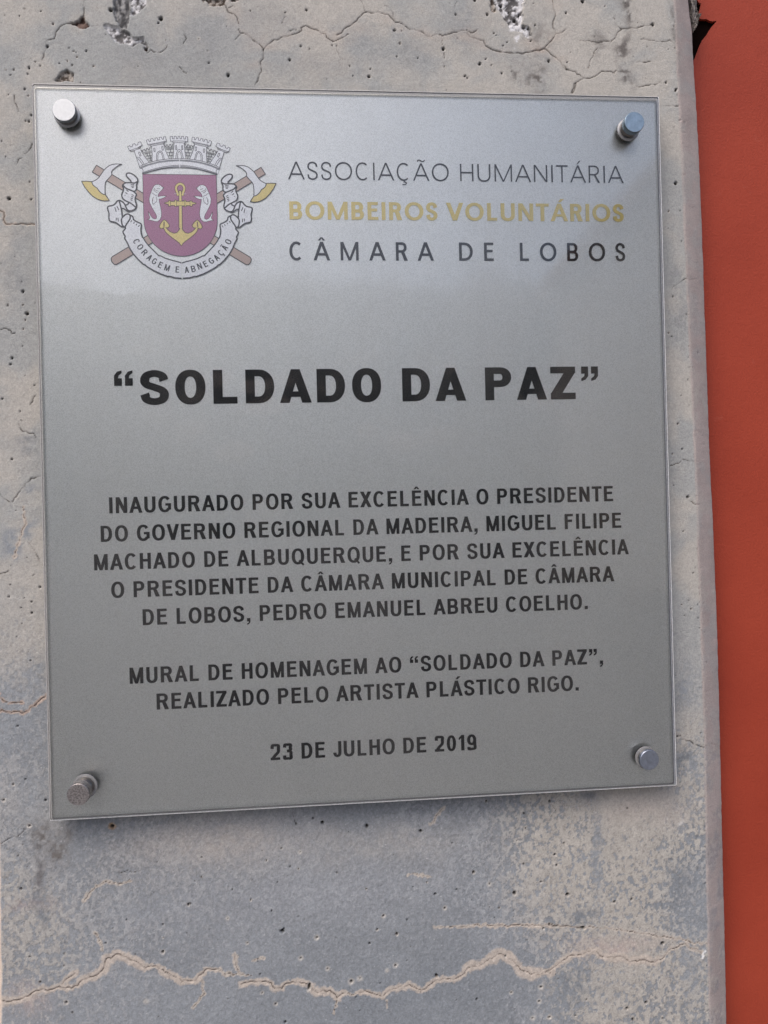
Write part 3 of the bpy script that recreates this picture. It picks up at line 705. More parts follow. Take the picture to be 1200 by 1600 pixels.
# ================================================================== ground in front of the pillar and far slope (seen mirrored in the plaque)
M_GROUND = simple("pale_paving", (.19, .185, .18), .9, noise=(3, .25))
g = link("ground", pydata("ground", [(-400, 60, -1.35), (400, 60, -1.35), (400, -900, -1.35), (-400, -900, -1.35)], [(0, 1, 2, 3)]), M_GROUND)
tag(g, kind='structure')
M_HILL, nt_h, p_h = new_mat("far_slope")
p_h.inputs["Roughness"].default_value = .95
tc_h = N(nt_h, "ShaderNodeTexCoord")
v_h = N(nt_h, "ShaderNodeTexVoronoi", i_Scale=.16); n_h = N(nt_h, "ShaderNodeTexNoise", i_Scale=.04, i_Detail=4.0)
nt_h.links.new(tc_h.outputs["Object"], v_h.inputs["Vector"]); nt_h.links.new(tc_h.outputs["Object"], n_h.inputs["Vector"])
l_h = N(nt_h, "ShaderNodeMath", operation="LESS_THAN"); l_h.inputs[1].default_value = .34; nt_h.links.new(v_h.outputs["Distance"], l_h.inputs[0])
g_h = N(nt_h, "ShaderNodeMath", operation="GREATER_THAN"); g_h.inputs[1].default_value = .52; nt_h.links.new(n_h.outputs[0], g_h.inputs[0])
m_h = N(nt_h, "ShaderNodeMath", operation="MULTIPLY"); nt_h.links.new(l_h.outputs[0], m_h.inputs[0]); nt_h.links.new(g_h.outputs[0], m_h.inputs[1])
x_h = N(nt_h, "ShaderNodeMix", data_type="RGBA"); x_h.inputs["A"].default_value = (.17, .18, .165, 1); x_h.inputs["B"].default_value = (.66, .53, .43, 1)
nt_h.links.new(m_h.outputs[0], x_h.inputs["Factor"]); nt_h.links.new(x_h.outputs["Result"], p_h.inputs["Base Color"])
hv, hf = [], []
nh = 700
for i in range(nh + 1):
    a = -math.pi * .95 + math.pi * .9 * i / nh
    R_ = 150
    hgt = 36 + 16 * NS[3].fbm(np.array([i * .023]), np.array([1.3]), 1.0, 7, .62)[0]
    for (rr, zz) in ((70, -1.5), (100, hgt * .45), (R_, hgt)):
        hv.append((.2 + rr * math.cos(a) * 1.3, rr * math.sin(a), zz))
    if i:
        b0 = (i - 1) * 3
        for k in range(2): hf.append((b0 + k, b0 + k + 1, b0 + k + 4, b0 + k + 3))
hl = link("hill", pydata("hill", hv, hf), M_HILL)
tag(hl, kind='structure')

house = bpy.data.objects.new("pale_house", None); COL.objects.link(house); house.location = (9.4, -12, -1.35)
tag(house, "pale plastered house across the way, mirrored at the right of the plaque", "house")
def hbox(name, x0, x1, y0, y1, z0, z1, mat):
    return link(name, pydata(name, [(x, y, z) for x in (x0, x1) for y in (y0, y1) for z in (z0, z1)], [(0, 1, 3, 2), (4, 6, 7, 5), (0, 4, 5, 1), (2, 3, 7, 6), (0, 2, 6, 4), (1, 5, 7, 3)]), mat, house)
hbox("wall", -2.9, 6, -7, 0, 0, 7.4, simple("pale_plaster", (.66, .60, .53), .9, noise=(2, .1)))
hbox("roof", -3.2, 6.3, -7.3, .3, 7.4, 7.65, simple("roof_tile", (.30, .13, .08), .8, noise=(8, .3)))
M_HW = simple("dark_window_glass", (.05, .055, .06), .1)
for wx_ in (-1.6, .8, 3.2):
    for wz_ in (1.1, 3.9):
        hbox("window", wx_, wx_ + 1.1, .0, .05, wz_, wz_ + 1.3, M_HW)

# ================================================================== print drawing tools
def union_mesh(name, polys, Y, mat, parent, conv=None, label=None):
    """polys: lists of (x, z) in metres; overlapping pieces are merged into one flat print"""
    vs, fs = [], []
    for p in polys:
        q = []
        for a in p:
            if not q or (abs(a[0] - q[-1][0]) + abs(a[1] - q[-1][1])) > 1e-7: q.append(a)
        if len(q) > 2 and (abs(q[0][0] - q[-1][0]) + abs(q[0][1] - q[-1][1])) < 1e-7: q.pop()
        if len(q) < 3: continue
        area = sum(q[i][0] * q[(i + 1) % len(q)][1] - q[(i + 1) % len(q)][0] * q[i][1] for i in range(len(q)))
        if abs(area) < 1e-12: continue
        if area < 0: q = q[::-1]
        fs.append(list(range(len(vs), len(vs) + len(q)))); vs += [Vector((a[0] * 100, a[1] * 100)) for a in q]
    ed = [(f[i], f[(i + 1) % len(f)]) for f in fs for i in range(len(f))]
    r = delaunay_2d_cdt(vs, ed, [], 0, 1e-5)
    V2 = r[0]; T = [f for f in r[2] if len(f) == 3]
    A = np.array([(v.x, v.y) for v in V2]); TI = np.array(T)
    cen = A[TI].mean(1)
    keep = np.zeros(len(TI), bool)
    for f in fs:
        q = np.array([(vs[i].x, vs[i].y) for i in f])
        lo, hi = q.min(0) - 1e-4, q.max(0) + 1e-4
        c_ = np.where(~keep & (cen[:, 0] > lo[0]) & (cen[:, 0] < hi[0]) & (cen[:, 1] > lo[1]) & (cen[:, 1] < hi[1]))[0]
        if len(c_): keep[c_[inpoly(q, cen[c_, 0], cen[c_, 1])]] = True
    FF = []
    for f in TI[keep]:
        a, b, c_ = A[f]
        FF.append([int(i) for i in (f if (b[0] - a[0]) * (c_[1] - a[1]) - (b[1] - a[1]) * (c_[0] - a[0]) > 0 else f[::-1])])
    me = pydata(name, [(v.x / 100, Y, v.y / 100) for v in V2], FF)
    o = link(name, me, mat, parent)
    if label: o['label'] = label
    return o

def smooth(pts, n=5, closed=False):
    p = [np.array(a, float) for a in pts]
    if closed: p = [p[-1]] + p + [p[0], p[1]]
    else: p = [2 * p[0] - p[1]] + p + [2 * p[-1] - p[-2]]
    out = []
    for i in range(1, len(p) - 2):
        for k in range(n):
            t = k / n
            out.append(.5 * ((2 * p[i]) + (-p[i - 1] + p[i + 1]) * t + (2 * p[i - 1] - 5 * p[i] + 4 * p[i + 1] - p[i + 2]) * t * t + (-p[i - 1] + 3 * p[i] - 3 * p[i + 1] + p[i + 2]) * t ** 3))
    if not closed: out.append(p[-2])
    return out

def stroke(pts, w, closed=False, taper=False):
    p = [np.array(a, float) for a in pts]
    if closed: p = p + [p[0]]
    out = []
    n = len(p)
    for i in range(n - 1):
        d = p[i + 1] - p[i]; L = np.hypot(*d)
        if L < 1e-9: continue
        nn = np.array([-d[1], d[0]]) / L
        w0 = w1 = w / 2
        if taper:
            w0 = w / 2 * (.35 + .65 * math.sin(math.pi * (i) / (n - 1) * .9 + .15)); w1 = w / 2 * (.35 + .65 * math.sin(math.pi * (i + 1) / (n - 1) * .9 + .15))
        out.append([p[i] + nn * w0, p[i] - nn * w0, p[i + 1] - nn * w1, p[i + 1] + nn * w1])
        if i or closed:
            out.append([p[i] + w0 * np.array([math.cos(a), math.sin(a)]) for a in np.arange(0, 6.28, 6.2832 / 7)])
    return out

# ------------------------------------------------------------------ lettering: a small stroke-built alphabet
def ring(cx, cz, ro, ri, a0, a1, n=None, ex=2.25):
    """ribbon between an outer and an inner super-ellipse, angles in degrees"""
    n = n or max(4, int(abs(a1 - a0) / 9))
    out = []
    def pt(r, a):
        c_, s_ = math.cos(a), math.sin(a)
        return np.array([cx + r[0] * math.copysign(abs(c_) ** (2 / ex), c_), cz + r[1] * math.copysign(abs(s_) ** (2 / ex), s_)])
    A = [math.radians(a0 + (a1 - a0) * i / n) for i in range(n + 1)]
    for i in range(n):
        out.append([pt(ro, A[i]), pt(ro, A[i + 1]), pt(ri, A[i + 1]), pt(ri, A[i])])
    return out
def box(x0, z0, x1, z1): return [(x0, z0), (x1, z0), (x1, z1), (x0, z1)]
def diag(xb, xt, w, z0=0, z1=1): return [(xb, z0), (xb + w, z0), (xt + w, z1), (xt, z1)]
def pen(pts, sv, sh, n=7):
    """centre line drawn with a stroke that is sv thick where it runs vertical, sh where it runs level"""
    p = smooth(pts, n); out = []; L = []
    for i in range(len(p)):
        d = p[min(i + 1, len(p) - 1)] - p[max(i - 1, 0)]; d = d / (np.hypot(*d) + 1e-9)
        t = math.sqrt((d[1] * sv) ** 2 + (d[0] * sh) ** 2) / 2
        nn = np.array([-d[1], d[0]]); L.append((p[i] + nn * t, p[i] - nn * t))
    for a, b in zip(L[:-1], L[1:]): out.append([a[0], b[0], b[1], a[1]])
    return out

def bowl(x0, z0, z1, xr_, sv, sh, k=.42):
    xc = x0 + (xr_ - x0) * k; h = (z1 - z0) / 2
    o = [box(x0, z1 - sh, xc, z1), box(x0, z0, xc, z0 + sh)]
    return o + ring(xc, z0 + h, (xr_ - xc, h), (xr_ - xc - sv, h - sh), -90, 90, 12, ex=2.15)

def glyph(ch, W, sv, sh, hum=False):
    acc = None
    B = {'Ç': ('C', 'ced'), 'Ã': ('A', 'til'), 'Á': ('A', 'acu'), 'Â': ('A', 'cir'), 'Ê': ('E', 'cir')}
    if ch in B: ch, acc = B[ch]
    ov = .014
    G = []
    ex = 2.06 if hum else 2.22
    if ch == 'A':
        dw = sv * 1.04; a = dw * (.52 if sv < .2 else .46)
        G = [[(0, 0), (dw, 0), (W / 2 + a, 1), (W / 2 - a, 1)], [(W - dw, 0), (W, 0), (W / 2 + a, 1), (W / 2 - a, 1)]]
        zb_ = .235 if not hum else .26
        if sv > .24: zb_ = .175
        s = (W / 2 - a) * zb_ + dw * .6
        G.append(box(s, zb_, W - s, zb_ + sh * (.82 if sv > .21 else 1)))
    elif ch == 'V':
        dw = sv * 1.06; a = dw * .52
        G = [[(0, 1), (dw, 1), (W / 2 + a, 0), (W / 2 - a, 0)], [(W - dw, 1), (W, 1), (W / 2 + a, 0), (W / 2 - a, 0)]]
    elif ch == 'X':
        dw = sv * 1.18; G = [diag(0, W - dw, dw), diag(W - dw, 0, dw)]
    elif ch == 'B':
        G = [box(0, 0, sv, 1)] + bowl(sv * .5, 0, .53 + sh * .2, W, sv, sh, .50) + bowl(sv * .5, .53 - sh * .8 + .02, 1, W * .95, sv, sh, .50)
    elif ch == 'C':
        G = ring(W * .51, .5, (W * .51, .5 + ov), (W * .51 - sv, .5 + ov - sh), 40 if not hum else 50, 320 if not hum else 310, 30, ex)
    elif ch == 'D':
        G = [box(0, 0, sv, 1)] + bowl(sv * .5, 0, 1, W, sv, sh, .36 if not hum else .3)
    elif ch in 'EF':
        G = [box(0, 0, sv, 1), box(0, 1 - sh, W, 1), box(0, .47, W * (.92 if ch == 'E' else .88), .47 + sh)]
        if ch == 'E': G.append(box(0, 0, W * 1.02, sh))
    elif ch == 'G':
        G = ring(W * .5, .5, (W * .5, .5 + ov), (W * .5 - sv, .5 + ov - sh), 38, 322, 30, ex)
        G += [box(W * .55, .40, W, .40 + sh * .95), [(W - sv * .95, .10), (W, .16), (W, .42), (W - sv * .95, .42)]]
    elif ch == 'H': G = [box(0, 0, sv, 1), box(W - sv, 0, W, 1), box(0, .46, W, .46 + sh)]
    elif ch == 'I': G = [box(0, 0, sv, 1)]
    elif ch == 'J':
        G = [box(W - sv, .26, W, 1)] + ring(W * .5, .28, (W * .5, .28 + ov), (W * .5 - sv, .28 + ov - sh), 180, 360, 14, 2.1)
    elif ch == 'L': G = [box(0, 0, sv, 1), box(0, 0, W, sh)]
    elif ch == 'M':
        dw = sv * .98
        G = [box(0, 0, sv * .93, 1), box(W - sv * .93, 0, W, 1), [(0, 1), (dw * 1.05, 1), (W / 2 + dw * .45, 0), (W / 2 - dw * .45, 0)], [(W - dw * 1.05, 1), (W, 1), (W / 2 + dw * .45, 0), (W / 2 - dw * .45, 0)]]
    elif ch == 'N': G = [box(0, 0, sv * .96, 1), box(W - sv * .96, 0, W, 1), [(0, 1), (sv * 1.1, 1), (W, 0), (W - sv * 1.1, 0)]]
    elif ch in 'OQ0':
        G = ring(W / 2, .5, (W / 2, .5 + ov), (W / 2 - sv, .5 + ov - sh), 0, 360, 40, ex)
        if ch == 'Q': G.append([(W * .52, .20), (W * .66, .30), (W * 1.0, .0), (W * .90, -.10)])
    elif ch == 'P': G = [box(0, 0, sv, 1)] + bowl(sv * .5, .40, 1, W, sv, sh, .48)
    elif ch == 'R':
        G = [box(0, 0, sv, 1)] + bowl(sv * .5, .43, 1, W * .96, sv, sh, .48)
        if hum or W > .0:
            G.append([(W - sv * 1.12, 0), (W * 1.04, 0), (W * .50 + sv * 1.0, .45), (W * .50 - sv * .15, .45)])
    elif ch == 'S':
        h, v = sh / 2, sv / 2
        x0, x1, z0, z1 = v * .95, W - v * .95, h - ov, 1 - h + ov
        q = [(.985, .745), (.88, .915), (.52, 1.0), (.14, .925), (.02, .745), (.15, .595), (.52, .50), (.87, .395), (.99, .245), (.87, .07), (.49, .0), (.12, .075), (.0, .275)]
        G = pen([(x0 + (x1 - x0) * a, z0 + (z1 - z0) * b) for a, b in q], sv * .98, sh)
    elif ch == 'T': G = [box(0, 1 - sh, W, 1), box(W / 2 - sv / 2, 0, W / 2 + sv / 2, 1)]
    elif ch == 'U':
        G = [box(0, .34, sv, 1), box(W - sv, .34, W, 1)] + ring(W / 2, .36, (W / 2, .36 + ov), (W / 2 - sv, .36 + ov - sh), 180, 360, 18, 2.3)
    elif ch == 'Z': G = [box(0, 1 - sh, W, 1), box(0, 0, W, sh), [(0, sh * .9), (0, 0), (sv * .3, 0), (W, 1 - sh), (W, 1), (W - sv * .3, 1)][0:0] or [(0, sh * .85), (sv * 1.28, sh * .85), (W, 1 - sh * .85), (W - sv * 1.28, 1 - sh * .85)]]
    elif ch == '1': G = [box(W - sv * 1.02, 0, W, 1), [(0, .66), (W - sv, .80), (W - sv, 1), (W - sv * .8, 1), (0, .82)]]
    elif ch == '2':
        h, v = sh / 2, sv / 2
        G = pen([(v * 1.0, .71), (W * .22, .92), (W * .5, 1 - h + ov), (W * .82, .91), (W - v, .72), (W * .80, .50), (W * .45, .27), (W * .16, .04)], sv, sh) + [box(0, 0, W, sh)]
    elif ch == '3':
        h, v = sh / 2, sv / 2
        G = pen([(v, .76), (W * .22, .93), (W * .5, 1 - h + ov), (W * .80, .92), (W - v * 1.35, .75), (W * .78, .60), (W * .42, .535)], sv, sh) + \
            pen([(W * .42, .535), (W * .80, .48), (W - v, .28), (W * .82, .07), (W * .48, h - ov), (W * .18, .07), (v, .26)], sv, sh)
    elif ch == '9':
        h, v = sh / 2, sv / 2
        G = ring(W / 2, .66, (W / 2, .34 + ov), (W / 2 - sv, .34 + ov - sh), 0, 360, 26, 2.1) + \
            pen([(W - v, .66), (W - v * 1.05, .42), (W * .84, .12), (W * .48, h - ov), (W * .20, .065), (v * 1.15, .20)], sv, sh)
    elif ch == '.': G = [box(0, 0, sv * 1.05, sv * 1.05)]
    elif ch == ',': G = [[(0, sv * 1.05), (0, 0), (sv * .55, 0), (sv * .50, -.06), (0, -.13), (0, -.20), (sv * .6, -.17), (sv * 1.05, -.04), (sv * 1.05, sv * 1.05)]]
    elif ch in '“”':
        q = max(sv * .95, .15); b = sv * 1.05 if sv < .22 else .22; g_ = b * 1.42
        for k in range(2):
            o = k * g_
            if ch == '”':
                G.append([(o, 1.0), (o, 1 - b), (o + b, 1 - b), (o + b, 1.0)])
                G.append([(o + b * .5, 1 - b * .98), (o + b * .42, 1 - b * 1.35), (o, 1 - b * 1.68), (o, 1 - b * 2.05), (o + b * .6, 1 - b * 1.85), (o + b, 1 - b * 1.35), (o + b, 1 - b * .98)])
            else:
                G.append([(o, 1 - b * 2.0), (o + b, 1 - b * 2.0), (o + b, 1 - b), (o, 1 - b)])
                G.append([(o, 1 - b * 1.02), (o, 1 - b * .65), (o + b * .4, 1 - b * .12), (o + b, 1.0 + b * .05), (o + b, 1 - b * .32), (o + b * .6, 1 - b * .62), (o + b * .5, 1 - b * 1.02)])
    if acc == 'cir':
        m = W / 2; t = max(sh * .75, .06); G += [[(m - .20, 1.075), (m - .20 + t * 1.3, 1.075), (m + .05, 1.25), (m - .05, 1.25)], [(m + .20, 1.075), (m + .20 - t * 1.3, 1.075), (m - .05, 1.25), (m + .05, 1.25)]]
    elif acc == 'acu':
        m = W / 2; t = max(sv * .9, .08); G += [[(m - .06, 1.08), (m - .06 + t * .8, 1.08), (m + .10 + t, 1.27), (m + .08, 1.27)]]
    elif acc == 'til':
        m = W / 2; t = max(sh * .75, .055); G += pen([(m - .22, 1.10), (m - .14, 1.18), (m - .04, 1.16), (m + .06, 1.11), (m + .15, 1.11), (m + .22, 1.19)], t * 1.1, t, 4)
    elif acc == 'ced':
        m = W * .53; t = max(sh * .7, .05); G += [box(m - t * .5, -.10, m + t * .6, .02)] + pen([(m, -.075), (m + .10, -.10), (m + .12, -.17), (m + .03, -.23), (m - .10, -.215)], t * 1.1, t, 4)
    return [[(float(a[0]), float(a[1])) for a in p] for p in G]

HW_ = dict(A=.80, B=.69, C=.74, D=.69, E=.60, F=.56, G=.78, H=.68, I=.0, J=.53, L=.56, M=.83, N=.69, O=.79, P=.66, Q=.79, R=.72, S=.68, T=.66, U=.685, V=.77, X=.74, Z=.65)
for k in '0239': HW_[k] = .60
HW_['1'] = .36
HU_ = dict(A=.90, B=.62, C=.74, D=.76, E=.52, F=.50, G=.80, H=.74, I=.0, J=.40, L=.50, M=.98, N=.76, O=.93, P=.58, Q=.93, R=.62, S=.56, T=.66, U=.72, V=.86, X=.8, Z=.66)
SB = dict(A=.00, V=.00, T=.03, X=.01, L=.085, P=.075, F=.075, J=.03, Z=.03, S=.045, C=.05, G=.05, O=.05, Q=.05)
BASEC = {'Ç': 'C', 'Ã': 'A', 'Á': 'A', 'Â': 'A', 'Ê': 'E'}
def layout(text, table, sv, sh, hum, ks=1.0):
    x = 0; out = []; prevsb = None
    for i, ch in enumerate(text):
        if ch == ' ': x += .34; continue
        b = BASEC.get(ch, ch)
        if b == 'I': W = sv
        elif b in '.,': W = sv * 1.05
        elif b in '“”': bq = sv * 1.05 if sv < .22 else .22; W = bq * 2.42
        else: W = table[b] * ks + (0 if hum else 0)
        sb = SB.get(b, .07)
        x += sb
        out.append((ch, x, W)); x += W + sb
    return out, x

def text_line(text, px_l, px_r, capz, table, sv, sh, hum, Y, mat, parent, label, ks=1.0):
    """px_l, px_r: baseline ends in the photo; capz: cap height in metres on the plate"""
    a = at(*px_l, PRINT_Y); b = at(*px_r, PRINT_Y)
    z = (a[1] + b[1]) / 2; x0, x1 = a[0], b[0]
    L, tot = layout(text, table, sv, sh, hum, ks)
    first = L[0][1]; last = L[-1][1] + L[-1][2]
    n = len(text) - 1
    # fit by tracking; word gaps take a share too
    extra = ((x1 - x0) / capz - (last - first)) / n
    o = empty("text_line", (0, 0, 0), parent)
    org = Vector((x0, PRINT_Y, z)); o.location = org - WORLD_OFF[parent.name]; WORLD_OFF[o.name] = org
    o['label'] = label
    idx = 0; polys = []
    for i, ch in enumerate(text + ' '):
        if ch == ' ':
            union_mesh("word", polys, Y, mat, o); polys = []
            continue
        c_, x, W = L[idx]; idx += 1
        X_ = x - first + extra * i
        for p in glyph(ch, W, sv, sh, hum):
            polys.append([(x0 + (X_ + q[0]) * capz, z + q[1] * capz) for q in p])
    return o

# ================================================================== the plaque
PL_Z = at(565, 1255, -.03)[1]
plaque = empty("wall_plaque", (0.25, -.028, .284))
tag(plaque, "silver memorial plaque under clear acrylic, fixed to the cracked concrete pillar", "plaque")
def par(o, parent=plaque):
    """parent but keep the world coordinates the mesh was drawn in"""
    o.parent = parent
    o.matrix_parent_inverse = parent.matrix_world.inverted()
bpy.context.view_layer.update()
_link = link
def link(name, me, mats=(), parent=None):
    o = _link(name, me, mats)
    if parent is not None:
        o.parent = parent
        off = WORLD_OFF.get(parent.name, Vector((0, 0, 0)))
        me.transform(Matrix.Translation(-off))
    return o
WORLD_OFF = {plaque.name: Vector(plaque.location)}
PLAQUE_READY = True

FX0, FX1, FZ0, FZ1 = 0.0, 0.5, 0.0, 0.568
def slab(x0, x1, z0, z1, yf, yb, ch=.0008, rnd=.002, dp=None):
    dp = dp or ch
    """thin sheet, front at yf (towards the viewer), small chamfer round the front; faces: 0 = faces, 1 = edges"""
    def loop(ins, y):
        r = rnd; pts = []
        for cx_, cz_, a0 in ((x1 - ins - r, z1 - ins - r, 0), (x0 + ins + r, z1 - ins - r, 90), (x0 + ins + r, z0 + ins + r, 180), (x1 - ins - r, z0 + ins + r, 270)):
            for k in range(5):
                a = math.radians(a0 + 90 * k / 4); pts.append((cx_ + r * math.cos(a), y, cz_ + r * math.sin(a)))
        return pts
    Ls = [loop(ch, yf), loop(0, yf + dp), loop(0, yb)]
    n = len(Ls[0]); Vv = sum(Ls, [])
    F = [tuple(range(n))[::-1], tuple(range(2 * n, 3 * n))]; mi = [0, 0]
    for s in range(2):
        for i in range(n):
            j = (i + 1) % n; F.append((s * n + i, s * n + j, (s + 1) * n + j, (s + 1) * n + i)); mi.append(2 if 2 <= i < 12 else 1)  # top and left edges get the darker painted tone
    return Vv, F, mi
def slab_obj(name, args, mats, parent):
    Vv, F, mi = slab(*args)
    me = pydata(name, Vv, F)
    o = link(name, me, mats, parent)
    me.polygons.foreach_set("material_index", mi)
    bm = bmesh.new(); bm.from_mesh(me); bmesh.ops.recalc_face_normals(bm, faces=bm.faces[:]); bm.to_mesh(me); bm.free()
    return o
COVER_F, COVER_B = -.0305, -.0273
FILM_Y = -.0262
PRINT_Y = -.0266
slab_obj("backing_sheet", (FX0 - .0012, FX1 + .0022, FZ0 - .0024, FZ1 + .0034, FILM_Y + .0004, -.0215, .0011, .0012, .0005), [M_GREYEDGE, M_EDGE, M_EDGE_SHADED], plaque)
slab_obj("silver_film", (FX0, FX1, FZ0, FZ1, FILM_Y, FILM_Y + .0003, .00005), [M_FILM, M_GREYEDGE, M_GREYEDGE], plaque)
slab_obj("acrylic_cover", (FX0 - .0004, FX1 + .0010, FZ0 - .0008, FZ1 + .0008, COVER_F, COVER_B, .0008, .0012, .0004), [M_CLEAR, M_EDGE, M_EDGE_SHADED], plaque)

emb = empty("emblem", (0, 0, 0), plaque)
ex_, ez_ = at(282, 336, PRINT_Y)
emb.location = Vector((ex_, PRINT_Y, ez_)) - Vector(plaque.location)
WORLD_OFF[emb.name] = Vector((ex_, PRINT_Y, ez_))
emb['label'] = "coat of arms with crossed fire axes, crown, ribbon and purple shield"
KX = .000512     # metres per photo pixel at the emblem
def pz(frame, pts):
    ox, oy, s = frame
    return [np.array(at(ox + x / s, oy + y / s, PRINT_Y)) for x, y in pts]
AX_T = at(280.6, 240, PRINT_Y)[0]; AXX = at(282.3, 336, PRINT_Y)[0]
def mir(pts): return [np.array([2 * AXX - p[0], p[1]]) for p in pts]
F1 = (110, 240, 12.0); F2f = (160, 260, 13.333); F3 = (160, 300, 15.0); F4 = (215, 270, 14.55); F7 = (170, 340, 9.23); FC = (190, 205, 12.0)
LW = KX * 1.3
YL = lambda k: PRINT_Y - .00002 * k
PXF = (0, 0, 1.0)
# axes
handle = pz(PXF, [(150.7, 258.2), (390.8, 401.8), (392.8, 405), (392, 409.5), (388.5, 413.5), (384.8, 413.7), (144.2, 268.8)])
wave = [(405, 550), (425, 590), (460, 620), (500, 645), (520, 675), (550, 715), (585, 745), (620, 765), (655, 772)]
headp = [(965, 203), (900, 197), (850, 195), (790, 203), (730, 225), (680, 262), (630, 310), (600, 355), (570, 400), (540, 440), (500, 480), (460, 505), (410, 525)] + wave + [(650, 720), (648, 650), (650, 590), (660, 540), (680, 505), (720, 465), (755, 425), (778, 390), (772, 340), (800, 300), (840, 265), (900, 225)]
bladep = [(210, 520), (300, 518), (400, 525)] + wave + [(690, 820), (730, 880), (650, 888), (580, 880), (500, 850), (420, 800), (340, 720), (270, 630), (230, 560)]
axe_n = 0
for f in (lambda p: p, mir):
    H_ = f(handle); hd = f(pz(F1, headp)); bl = f(pz(F1, bladep))
    k = axe_n * 4
    union_mesh("axe_handle", [H_], YL(1 + k), M_TAN, emb)
    union_mesh("axe_handle_outline", stroke(H_, LW, True), YL(2 + k), M_LINE, emb)
    union_mesh("axe_head", [hd], YL(3 + k), M_SILV, emb)
    union_mesh("axe_blade", [bl], YL(3.2 + k), M_GOLD, emb)
    union_mesh("axe_head_outline", stroke(hd, LW, True) + stroke(bl, LW, True), YL(4 + k), M_LINE, emb)
    axe_n += 1
# shield
sh_top = at(281.3, 273, PRINT_Y)[1]; sh_bot = at(283.4, 400.3, PRINT_Y)[1]
hwid = (at(338.9, 300, PRINT_Y)[0] - at(224.0, 300, PRINT_Y)[0]) / 2
zb_ = sh_bot + hwid * 1.0
shp = [(AXX - hwid, sh_top), (AXX - hwid, zb_ + .004)] + [(AXX - hwid * math.cos(t), zb_ - (zb_ - sh_bot) * math.sin(t)) for t in np.linspace(.08, math.pi - .08, 36)] + [(AXX + hwid, zb_ + .004), (AXX + hwid, sh_top)]
union_mesh("shield", [shp], YL(10), M_PURPLE, emb)
union_mesh("shield_outline", stroke([np.array(p) for p in shp], KX * .9, True), YL(11), M_PLINE, emb)
# seals
seal = [(600, 335), (560, 325), (530, 290), (480, 268), (420, 270), (370, 300), (345, 350), (320, 410), (285, 500), (265, 590), (275, 680), (310, 760), (360, 850), (410, 930), (435, 990), (430, 1040), (390, 1055), (340, 1030), (300, 980), (270, 920), (245, 880), (255, 950), (280, 1010), (270, 1050), (225, 1070), (290, 1080), (350, 1095), (400, 1110), (460, 1110), (510, 1070), (540, 1000), (545, 900), (525, 790), (500, 680), (485, 600), (540, 595), (600, 570), (660, 530), (590, 525), (520, 530), (465, 545), (475, 490), (505, 440), (560, 390)]
seal_l = [[(320, 455), (380, 500), (440, 530)], [(370, 345), (400, 390), (480, 425)], [(360, 385), (400, 430), (450, 455)], [(440, 350), (480, 372), (510, 362)], [(370, 545), (340, 600), (335, 680), (360, 720), (430, 660), (442, 600), (430, 555)], [(488, 305), (502, 315)], [(350, 610), (345, 650)], [(600, 345), (565, 350)]]
for f in (lambda p: p, mir):
    s_ = f(pz(F4, seal))
    union_mesh("seal", [s_], YL(12), M_SILV, emb)
    union_mesh("seal_outline", stroke(s_, KX * .75, True) + sum([stroke(f(pz(F4, l)), KX * .7) for l in seal_l], []), YL(13), M_PLINE, emb)
# anchor
def both(pts_list): return [pz(F4, p) for p in pts_list] + [mir(pz(F4, p)) for p in pts_list]
shank = pz(F4, [(948, 420), (990, 420), (1000, 640), (1012, 1260), (950, 1260)])
armL = pz(F4, [(983, 1230), (950, 1310), (900, 1370), (830, 1385), (740, 1350), (680, 1300), (640, 1250), (612, 1240), (600, 1260), (640, 1340), (700, 1400), (800, 1480), (900, 1550), (960, 1600), (991, 1655)])
armL = [p if i not in (0, 14) else np.array([AXX, p[1]]) for i, p in enumerate(armL)]
fluke = pz(F4, [(600, 1080), (560, 1120), (520, 1180), (505, 1230), (530, 1265), (570, 1260), (600, 1235), (650, 1245), (700, 1240), (720, 1200), (680, 1140), (630, 1090)])
ringp = smooth(pz(F4, [(922, 520), (900, 440), (878, 380), (880, 320), (920, 270), (968, 255), (1015, 270), (1055, 320), (1058, 380), (1040, 440), (1022, 520)]), 4)
stock = [pz(F4, [(885, 650), (1075, 650), (1075, 752), (885, 752)])] + both([[(850, 632), (882, 632), (882, 762), (850, 762)], [(755, 662), (848, 662), (848, 738), (755, 738)], [(712, 645), (745, 645), (745, 752), (712, 752)], [(620, 692), (708, 668), (708, 718)]])
gold = stroke(ringp, KX * 3.0) + [shank, armL, mir(armL), fluke, mir(fluke)] + stock
outl = []
for p in [shank, fluke, mir(fluke)] + stock: outl += stroke(p, KX * 2.2, True)
outl += stroke(ringp, KX * 4.6) + stroke(armL[:-1], KX * 2.2) + stroke(mir(armL[:-1]), KX * 2.2) + stroke([armL[-2], armL[-1], mir(armL)[-2]], KX * 2)
union_mesh("anchor_outline", outl, YL(12), M_BLINE, emb)
union_mesh("anchor", gold, YL(13), M_GOLD, emb)
dl = []
for p in [fluke]:
    mid = pz(F4, [(605, 1110), (600, 1230)])
    dl += stroke(mid, KX * 1.6) + stroke(mir(mid), KX * 1.6)
dl += stroke(stock[0], KX * .7, True)
union_mesh("anchor_shading", dl, YL(14), M_BLINE, emb)
pins = both([[(830, 466), (898, 466), (898, 490), (830, 490)]])
union_mesh("anchor_pin", pins, YL(13), M_PINK, emb)
